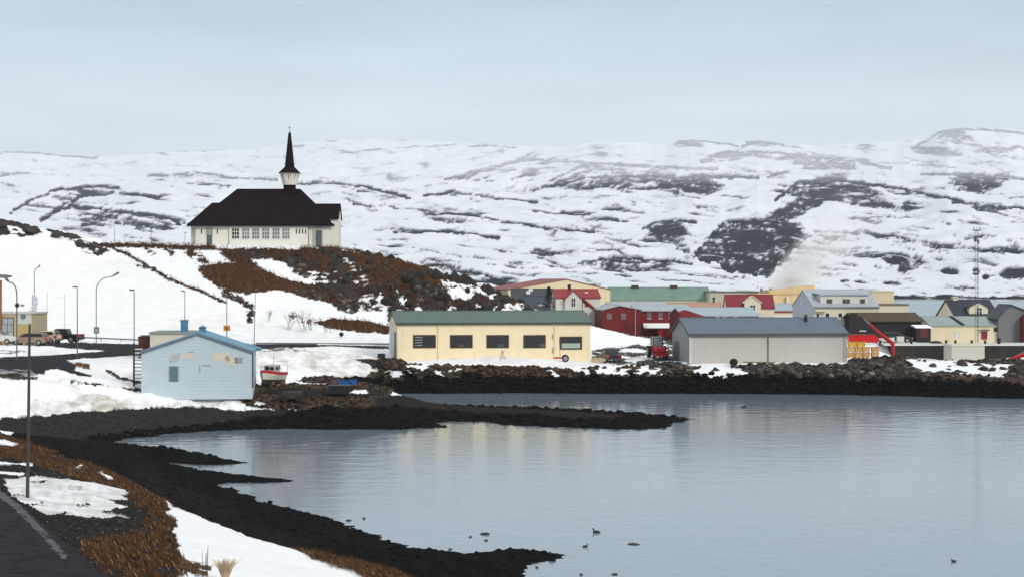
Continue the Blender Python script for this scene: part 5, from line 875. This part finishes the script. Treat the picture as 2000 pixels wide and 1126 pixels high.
# cranes
def arm(mb,pts,r0,r1):
    n=len(pts)-1
    for i in range(n): a=r0+(r1-r0)*i/n; c=r0+(r1-r0)*(i+1)/n; mb.cyl(pts[i],pts[i+1],a,c,6)
    return mb
Yc=226; B=P(1744,702,Yc); q=lambda px,py:tuple(P(px,py,Yc)-B)
r=empty('loader_crane',B,'red knuckle-boom crane reaching up left over the yellow tubs','crane'); arm(MB(),[(0,0,-.6),q(1744,673)],.26,.22).build('post',redp,r); arm(MB(),[q(1746,672),q(1722,653)],.27,.24).build('boom',redp,r); arm(MB(),[q(1722,653),q(1697,631)],.2,.16).build('jib',redp,r); arm(MB(),[q(1697,631),q(1687,621)],.12,.09).build('jib_tip',steel,r); arm(MB(),[q(1737,669),q(1727,653)],.08,.08).build('ram',steel,r)
B=P(1962,706,Yc); r=empty('loader_crane',B,'red crane arm slanting up to the right edge, before the quay wall','crane'); arm(MB(),[(0,0,0),q(1985,697),q(2045,676)],.28,.24).build('boom',redp,r); arm(MB(),[q(1975,699),q(2005,684)],.09,.09).build('ram',steel,r); MB().box(-.5,.3,-.4,.4,-.8,.25).build('base',redp,r)
# white boat lying on the snow by the turf house
r=empty('rowing_boat',put(1716,671,255,.25),'upturned long white boat lying in snow left of the quay','boat',rz=.03); hull(MB(),4.6,.5,lambda t:.1,lambda t:.5+.2*t*t).build('hull',palew,r)
o=MB().ell((0,0,.1),(1.0,.7,.45),14,8).build('boulder_heap',mat('dark_heap',(.04,.025,.022),.95,.3,3,bump=.9)); o.location=put(1828,672,253.5); tag(o,'low brown heap on the snowy quay edge','heap')
for i,(px,s_) in enumerate([(1719,.3),(1780,.35),(1848,.3),(1866,.3),(1898,.3),(1924,.3),(1951,.45)]):
    o=MB().cyl((0,0,-.2),(0,0,s_*1.6),s_*.6,s_*.5,10).ell((0,0,s_*1.6),(s_*.75,s_*.75,s_*.35),10,6).build('mooring_bollard',black); o.location=put(px,672,251.5,.05); tag(o,'%s bollard from the left on the snowy quay edge'%['first','second','third','fourth','fifth','sixth','seventh'][i],'bollard','bollards along the quay')

# ------------------------------------------------------------------ boulders and rubble
def rockmesh(seed,sub=2):
    import bmesh
    bm=bmesh.new(); bmesh.ops.create_icosphere(bm,subdivisions=sub,radius=1); r=random.Random(seed); pl=[(Vector((r.uniform(-1,1),r.uniform(-1,1),r.uniform(-1,1))).normalized(),r.uniform(.5,.85)) for _ in range(9)]
    for v in bm.verts:
        for nn,dd2 in pl:
            k=v.co.dot(nn)
            if k>dd2: v.co-=nn*(k-dd2)
        v.co*=1+r.uniform(-.04,.04)
    me=bpy.data.meshes.new('boulder'); bm.to_mesh(me); bm.free(); return me
rkm=mat('basalt_rock',(.062,.052,.044),.9,.45,1.6,bump=.8,bscale=5,spec=.15); rks=[rockmesh(i) for i in range(6)]
for m_ in rks: m_.materials.append(rkm)
def boulder(loc,s,label,group,i):
    o=bpy.data.objects.new('boulder',rks[i%6]); col.objects.link(o); o.location=loc; o.scale=s; r=random.Random(i); o.rotation_euler=(r.uniform(-.3,.3),r.uniform(-.3,.3),r.uniform(0,6.28)); tag(o,label,'boulder',group)
ORD=['first','second','third','fourth','fifth','sixth','seventh','eighth','ninth','tenth','eleventh','twelfth','thirteenth','fourteenth','fifteenth','sixteenth','seventeenth','eighteenth']
for i,(px,py,w,h) in enumerate([(8,438,14,8),(60,448,26,12),(30,452,12,8),(110,458,26,9),(140,461,14,8),(156,474,16,10),(180,483,22,16),(192,492,14,8),(205,493,9,7)]):
    Yb=296; p=P(px,py,Yb); boulder(p,(w/2*Yb/F*1.25,w/2*Yb/F,h/2*Yb/F*1.5),'%s from left of the dark boulders on the snowy hill crest left of the church'%ORD[i],'boulders on the hill crest',i)
rng=np.random.RandomState(4)
def scatter(mask,n,smin,smax,pw,name,m,flat=.6,kind='stuff',sink=.02):
    ii,jj=np.nonzero(mask); sel=rng.randint(0,len(ii),n); base=[rockmesh(100+k,1) for k in range(5)]; bv=[np.array([v.co[:] for v in q.vertices]) for q in base]; bf=[np.array([p.vertices[:] for p in q.polygons]) for q in base]
    vs=[];fs=[];o=0
    for k in range(n):
        i,j=ii[sel[k]],jj[sel[k]]; s_=smin+(smax-smin)*rng.rand()**pw; a=rng.rand()*6.28; q=k%5; R=np.array([[math.cos(a),-math.sin(a),0],[math.sin(a),math.cos(a),0],[0,0,1]])
        v=(bv[q]*np.array([1,.75+.3*rng.rand(),flat])*s_)@R.T+np.array([XX[i,j],YY[i,j],Z[i,j]+s_*sink]); vs.append(v); fs.append(bf[q]+o); o+=len(v)
    v=np.concatenate(vs); f=np.concatenate(fs); me=bpy.data.meshes.new(name); me.vertices.add(len(v)); me.loops.add(f.size); me.polygons.add(len(f)); me.vertices.foreach_set('co',v.astype(np.float32).ravel()); me.loops.foreach_set('vertex_index',f.ravel().astype(np.int32)); me.polygons.foreach_set('loop_start',np.arange(0,f.size,3,dtype=np.int32)); me.polygons.foreach_set('loop_total',np.full(len(f),3,np.int32)); me.update(calc_edges=True); me.materials.append(m)
    ob=bpy.data.objects.new(name,me); col.objects.link(ob); ob['kind']=kind; return ob
isl=[(0,(.25,.25,.25)),(.35,(.6,.58,.55)),(.6,(1.1,1.05,1.0)),(.88,(2.1,1.95,1.75)),(1,(4.6,4.4,4.2))]
rub=mat('rubble_rock',(.042,.037,.033),.9,.3,2,spec=.15,island=isl); wetr=mat('wet_weed_rock',(.007,.0062,.006),.9,.4,2,spec=.08); brr=mat('brown_shore_rock',(.042,.030,.022),.9,.35,2,spec=.15,island=isl[:4])
vis=(U>-40)&(U<2040)&(Z>.02)
br=(np.abs(C[...,0]-BROWNR[0])<.001)|(np.abs(C[...,0]-ROCK[0])<.001)
scatter(vis&br&(YY>200)&(YY<np.where((U>1335)&(U<1665),209.3,232))&(U>1240),5000,.16,.52,2.2,'rubble',rub); scatter(vis&br&(YY>198)&(YY<226)&(U<=1260)&(U>700),2200,.15,.5,2.2,'rubble',brr)
scatter(vis&br&(YY>201)&(YY<211)&(U>1480),260,.5,.85,1.5,'rubble',rub)
scatter(vis&wb&(YY>195)&(YY<222)&(U>750),2600,.2,.5,2,'wet_rocks',wetr); scatter(vis&br&(YY<200)&(YY>140)&(U>430)&(U<880),2600,.1,.42,2.4,'rubble',brr)
scatter(vis&wb&(YY<192)&(YY>130),2600,.1,.42,2.4,'wet_rocks',wetr); scatter(vis&wb&(YY<=130),3200,.05,.24,3.2,'wet_rocks',wetr)
scatter(vis&(YY<=134)&(C[...,0]>.007)&(C[...,0]<.016)&(Z<3),1500,.04,.16,3,'wet_rocks',wetr)
scatter(vis&inpoly(U,V,[(60,815),(290,797),(520,790),(560,835),(330,848),(100,855)])&(YY>135)&(YY<160)&(C[...,0]<.1),1100,.04,.13,2.5,'beach_stones',mat('beach_stone',(.026,.0235,.023),.9,.3,2,island=isl[:4]))
scatter(vis&br&(YY>250)&(YY<300)&(U>430),420,.2,.75,2.4,'hill_rocks',mat('hill_rock',(.055,.045,.038),.95,.3,1,island=isl[:4]),.85)
cm=vis&cliff
scatter(cm,90,.5,1.5,1.8,'hill_crags',mat('crag_rock',(.034,.029,.026),.95,.45,.8,bump=1,bscale=2.5,spec=.1),1.15)
scatter(vis&(YY>262)&(YY<298)&inpoly(U,V,[(530,492),(700,490),(830,525),(850,600),(740,600),(640,540)]),90,.5,1.3,1.8,'hill_crags',_M['crag_rock'],.8)
for i,(px,Yb,s_) in enumerate(sorted([(1700,208,.8),(1722,209,.75),(1660,209,.7),(1760,210,.7),(1880,210,1.05),(1940,210,.7),(1822,209,.6),(1545,208,.6),(1610,207.5,.7),(1480,208,.55),(1580,209,.5),(1645,206,.6),(1710,206.5,.6),(1990,210,.7),(1960,207,.5),(1500,206.5,.5),(880,207.5,.55),(1180,208,.4)])):
    boulder(ong(px,Yb,s_*.15),(s_,s_*.8,s_*.62),'%s from left of the larger rocks in the harbour bank rubble'%ORD[i],'larger rocks of the harbour bank',i+20)
for i,(px,py,w) in enumerate(sorted([(1237,1061.5,30),(945,1042,26),(918,1048,10),(950,1055,11),(710,1012,9),(680,1016,14),(880,1072,9),(1048,1108,9),(560,1005,9),(1136,1122,10),(1200,1121,16),(640,1010,7)])):
    Yb=F*CZ/(py-HY); boulder(P(px,py,Yb),(w/2*Yb/F,w/3*Yb/F*1.5,.09),'%s from left of the low black rocks awash in the bay'%ORD[i],'rocks awash in the bay',i+50)
# cliff columns on the right shoulder of the hill
# ------------------------------------------------------------------ grass and plants
def blades(mask,n,h0,h1,name,m,lean=.5):
    ii,jj=np.nonzero(mask); s_=rng.randint(0,len(ii),n); x=XX[ii,jj][s_]+rng.uniform(-.12,.12,n); y=YY[ii,jj][s_]+rng.uniform(-.12,.12,n); z=Z[ii,jj][s_]-.02
    h=rng.uniform(h0,h1,n); a=rng.rand(n)*6.28; wv=.006+.012*rng.rand(n); dx=np.cos(a)*wv; dy=np.sin(a)*wv; la=rng.randn(n)*.5+2.6; lx=np.cos(la)*h*lean; ly=np.sin(la)*h*lean
    v=np.stack([np.stack([x-dx,y-dy,z],-1),np.stack([x+dx,y+dy,z],-1),np.stack([x+lx*.4+dx*.6,y+ly*.4+dy*.6,z+h*.6],-1),np.stack([x+lx,y+ly,z+h],-1)],1).reshape(-1,3)
    f=np.array([[0,1,2],[0,2,3]])[None]+np.arange(n)[:,None,None]*4; f=f.reshape(-1,3)
    me=bpy.data.meshes.new(name); me.vertices.add(len(v)); me.loops.add(f.size); me.polygons.add(len(f)); me.vertices.foreach_set('co',v.astype(np.float32).ravel()); me.loops.foreach_set('vertex_index',f.ravel().astype(np.int32)); me.polygons.foreach_set('loop_start',np.arange(0,f.size,3,dtype=np.int32)); me.polygons.foreach_set('loop_total',np.full(len(f),3,np.int32)); me.update(calc_edges=True); me.materials.append(m)
    ob=bpy.data.objects.new(name,me); col.objects.link(ob); ob['kind']='stuff'; return ob
gm=mat('dry_grass_blade',(.088,.045,.021),.9,.2,1,island=[(0,(.3,.27,.25)),(.35,(.7,.65,.6)),(.7,(1.2,1.15,1.0)),(.9,(1.9,1.9,1.6)),(1,(4.2,4.6,4.4))])
scatter((U>-40)&(U<420)&(YY>42)&(YY<100)&(np.abs(C[...,0]-GRAV[0])<.001),3500,.012,.06,2.5,'gravel',mat('gravel_stone',(.05,.046,.045),.95,.3,3,island=isl))
isg=(np.abs(C[...,0]-GRASS[0])<.001)|((np.abs(C[...,0]-.09)<.001)&(YY<90))
blades((U>-40)&(U<1100)&(YY<=134)&(YY>40)&isg,70000,.05,.2,'dry_grass',gm,.8)
blades((U>-40)&(U<1100)&(YY>240)&(isg|(np.abs(C[...,0]-DGRASS[0])<.001)),26000,.2,.7,'dry_grass',gm)
def tuft(px,py,Y,n,h,sp,label,m,name='grass_tuft',cat='grass tuft',seed=0):
    r=random.Random(seed); mb=MB()
    for i in range(n):
        a=r.uniform(0,6.28); t=r.uniform(0,sp); hh=h*r.uniform(.6,1); x,y=math.cos(a)*.08,math.sin(a)*.08; X,Y2=x+math.cos(a)*t*hh,y+math.sin(a)*t*hh; p=(x+(X-x)*.4,y+(Y2-y)*.4,hh*.6)
        mb.cyl((x,y,-.1),p,.010,.008,3).cyl(p,(X,Y2,hh*r.uniform(.85,1)),.008,.004,3)
    root=empty(name,P(px,py,Y),label,cat); mb.build('blades',m,root); return root
tuft(440,1122,Yz(1122,4.75),150,.5,.9,'pale dry grass tuft sticking out of the near snow bank',mat('pale_straw',(.55,.42,.28),.9,.2,4),seed=3)
o=tuft(400,1110,Yz(1110,4.75),5,.75,.08,'thin dead stalk in the near snow bank, left of the pale tuft',mat('dead_stalk',(.08,.06,.05),.9),'dead_stalk','stalk',seed=8)
def shrub(px,py,Y,h,n,label,seed,m):
    r=random.Random(seed); root=empty('bare_shrub',P(px,py,Y),label,'shrub','bare shrubs on the snow slope'); mb=MB()
    def br(p,d,l,rad,k):
        e=p+d*l; mb.cyl(p,e,rad,rad*.7,4)
        if k:
            for _ in range(r.choice((2,3))): br(p+(e-p)*r.uniform(.5,1),(d+Vector((r.uniform(-.5,.5),r.uniform(-.5,.5),r.uniform(-.1,.35)))).normalized(),l*r.uniform(.5,.75),rad*.65,k-1)
    for i in range(n): br(Vector((r.uniform(-.5,.5),r.uniform(-.5,.5),-.3)),Vector((r.uniform(-.45,.45),r.uniform(-.4,.4),1)).normalized(),h*.45,.03,3)
    mb.build('branches',m,root)
tw_=mat('bare_twig',(.16,.13,.13),.9,.2,4)
for i,(px,py,h,n,l) in enumerate([(522,624,2.2,3,'leftmost small bare shrub on the snow slope'),(565,638,3.0,6,'large bare shrub in the middle of the snow slope'),(592,640,3.2,7,'broad bare shrub left of the brown grass patch'),(610,640,2.0,6,'low dense dark shrub touching the brown grass patch'),(640,645,1.3,6,'lowest dark shrub on the brown grass patch')]): shrub(px,py,252-i,h,n,l,i,tw_)
shrub(1232,660,258,3.4,9,'large dark bare shrub in front of the dark red gable house',31,mat('brown_twig',(.05,.03,.028),.9)); shrub(1258,662,258,2.8,8,'dark bare shrub left of the red porch',32,_M['brown_twig']); shrub(1290,662,257,2.0,7,'low bare shrub beside the red porch',33,_M['brown_twig']); shrub(1205,664,255,1.6,6,'small bare shrub at the foot of the dark red gable house',34,_M['brown_twig'])
# spruce by the slate-roofed house
r=empty('spruce_tree',P(1072,612,274),'small dark spruce between the slate-roofed house and the white red-roofed house','tree'); MB().cyl((0,0,-1),(0,0,4),.12,.03,8).build('trunk',wood,r)
rr_=random.Random(5); mb=MB()
for i in range(900):
    t=rr_.random()**.7; h=.3+t*3.9; rad=(1-t)*1.5*rr_.uniform(.4,1); a=rr_.uniform(0,6.28); c_=Vector((rad*math.cos(a),rad*math.sin(a),h-rad*.25)); d=Vector((math.cos(a),math.sin(a),-.3)); s_=Vector((-math.sin(a),math.cos(a),0))*.09
    mb.add([c_-s_,c_+s_,c_+d*.35],[(0,1,2)])
q=mb.build('crown',mat('spruce_needles',(.012,.022,.02),.9,.4,2),r)
# ------------------------------------------------------------------ birds on the water
bm_=mat('dark_feathers',(.02,.018,.018),.7,.2,8)
for i,(px,py,s_,l) in enumerate([(1165,1039,1.5,'largest dark duck swimming on the bay'),(1143,1067,1.1,'small dark duck just left below the largest duck'),(1863,1096,1.1,'lone dark duck near the bottom right corner'),(1453,795,1.2,'distant dark duck off the rock bank below the grey hall')]):
    Yb=F*CZ/(py-HY); r=empty('duck',P(px,py,Yb),l,'duck','ducks on the bay',rz=[2.9,.3,3.3,.4][i]); k=s_*Yb/90*.62
    mb=MB().ell((0,0,.03),(.2*k,.1*k,.09*k),12,8); n0=len(mb.v); mb.cyl((.13*k,0,.06*k),(.17*k,0,.18*k),.04*k,.032*k,8).ell((.185*k,0,.2*k),(.05*k,.036*k,.036*k),10,8).add([(-.15*k,-.05*k,.06*k),(-.15*k,.05*k,.06*k),(-.27*k,0,.1*k),(-.16*k,0,.02*k)],[(0,1,2),(0,2,3),(1,3,2)]); mb.build('body',bm_,r,True)
    MB().cyl((.22*k,0,.2*k),(.28*k,0,.19*k),.018*k,.008*k,6).build('bill',mat('bill',(.2,.12,.04),.6),r)
# ------------------------------------------------------------------ steam
Ys=332; a_=P(1512,566,Ys); e_=P(1690,425,Ys+6); dv=e_-a_; Ls=dv.length*1.12
m=bpy.data.materials.new('steam'); m.use_nodes=True; t=m.node_tree; n=t.nodes; L=t.links.new; n.remove(n['Principled BSDF']); v=n.new('ShaderNodeVolumePrincipled'); v.inputs['Color'].default_value=(.985,.988,.99,1); L(v.outputs[0],n['Material Output'].inputs['Volume'])
tc=n.new('ShaderNodeTexCoord'); sp_=n.new('ShaderNodeSeparateXYZ'); L(tc.outputs['Object'],sp_.inputs[0])
def mth(op,a,b_=None,cl=False):
    q=n.new('ShaderNodeMath'); q.operation=op; q.use_clamp=cl
    for i,x in enumerate((a,b_)):
        if x is None: continue
        if isinstance(x,(int,float)): q.inputs[i].default_value=x
        else: L(x,q.inputs[i])
    return q.outputs[0]
nz=n.new('ShaderNodeTexNoise'); nz.inputs['Scale'].default_value=.33; nz.inputs['Detail'].default_value=4; nz.inputs['Roughness'].default_value=.6; L(tc.outputs['Object'],nz.inputs[0])
X=mth('DIVIDE',sp_.outputs['X'],Ls); yy=mth('ADD',sp_.outputs['Y'],mth('MULTIPLY',mth('SUBTRACT',nz.outputs[0],.5),3.0)); rad=mth('SQRT',mth('ADD',mth('MULTIPLY',yy,yy),mth('MULTIPLY',sp_.outputs['Z'],sp_.outputs['Z'])))
wd=mth('ADD',2.8,mth('MULTIPLY',X,6.2)); fal=mth('SUBTRACT',1,mth('DIVIDE',rad,wd),True); end=mth('MULTIPLY',mth('MULTIPLY',mth('ADD',X,.06),9,True),mth('SUBTRACT',1,X,True)); 
end=mth('MULTIPLY',end,mth('SUBTRACT',1,X,True)); pat=mth('MULTIPLY',mth('SUBTRACT',nz.outputs[0],.33),4,True)
L(mth('MULTIPLY',mth('MULTIPLY',mth('MULTIPLY',fal,end),pat),1.1),v.inputs['Density'])
mb=MB(); nn=20; ring=[(-.06*Ls,3.6),(0,4.6),(.5*Ls,7.6),(Ls,10.6)]
vs=[(x,rd*math.cos(6.2832*i/nn),rd*math.sin(6.2832*i/nn)) for x,rd in ring for i in range(nn)]; fs=[(k*nn+i,k*nn+(i+1)%nn,(k+1)*nn+(i+1)%nn,(k+1)*nn+i) for k in range(3) for i in range(nn)]+[tuple(range(nn)),tuple(range(4*nn-1,3*nn-1,-1))]
st_=mb.add(vs,fs).build('steam',m); st_.location=a_; st_.rotation_euler=dv.to_track_quat('X','Z').to_euler(); st_['kind']='stuff'
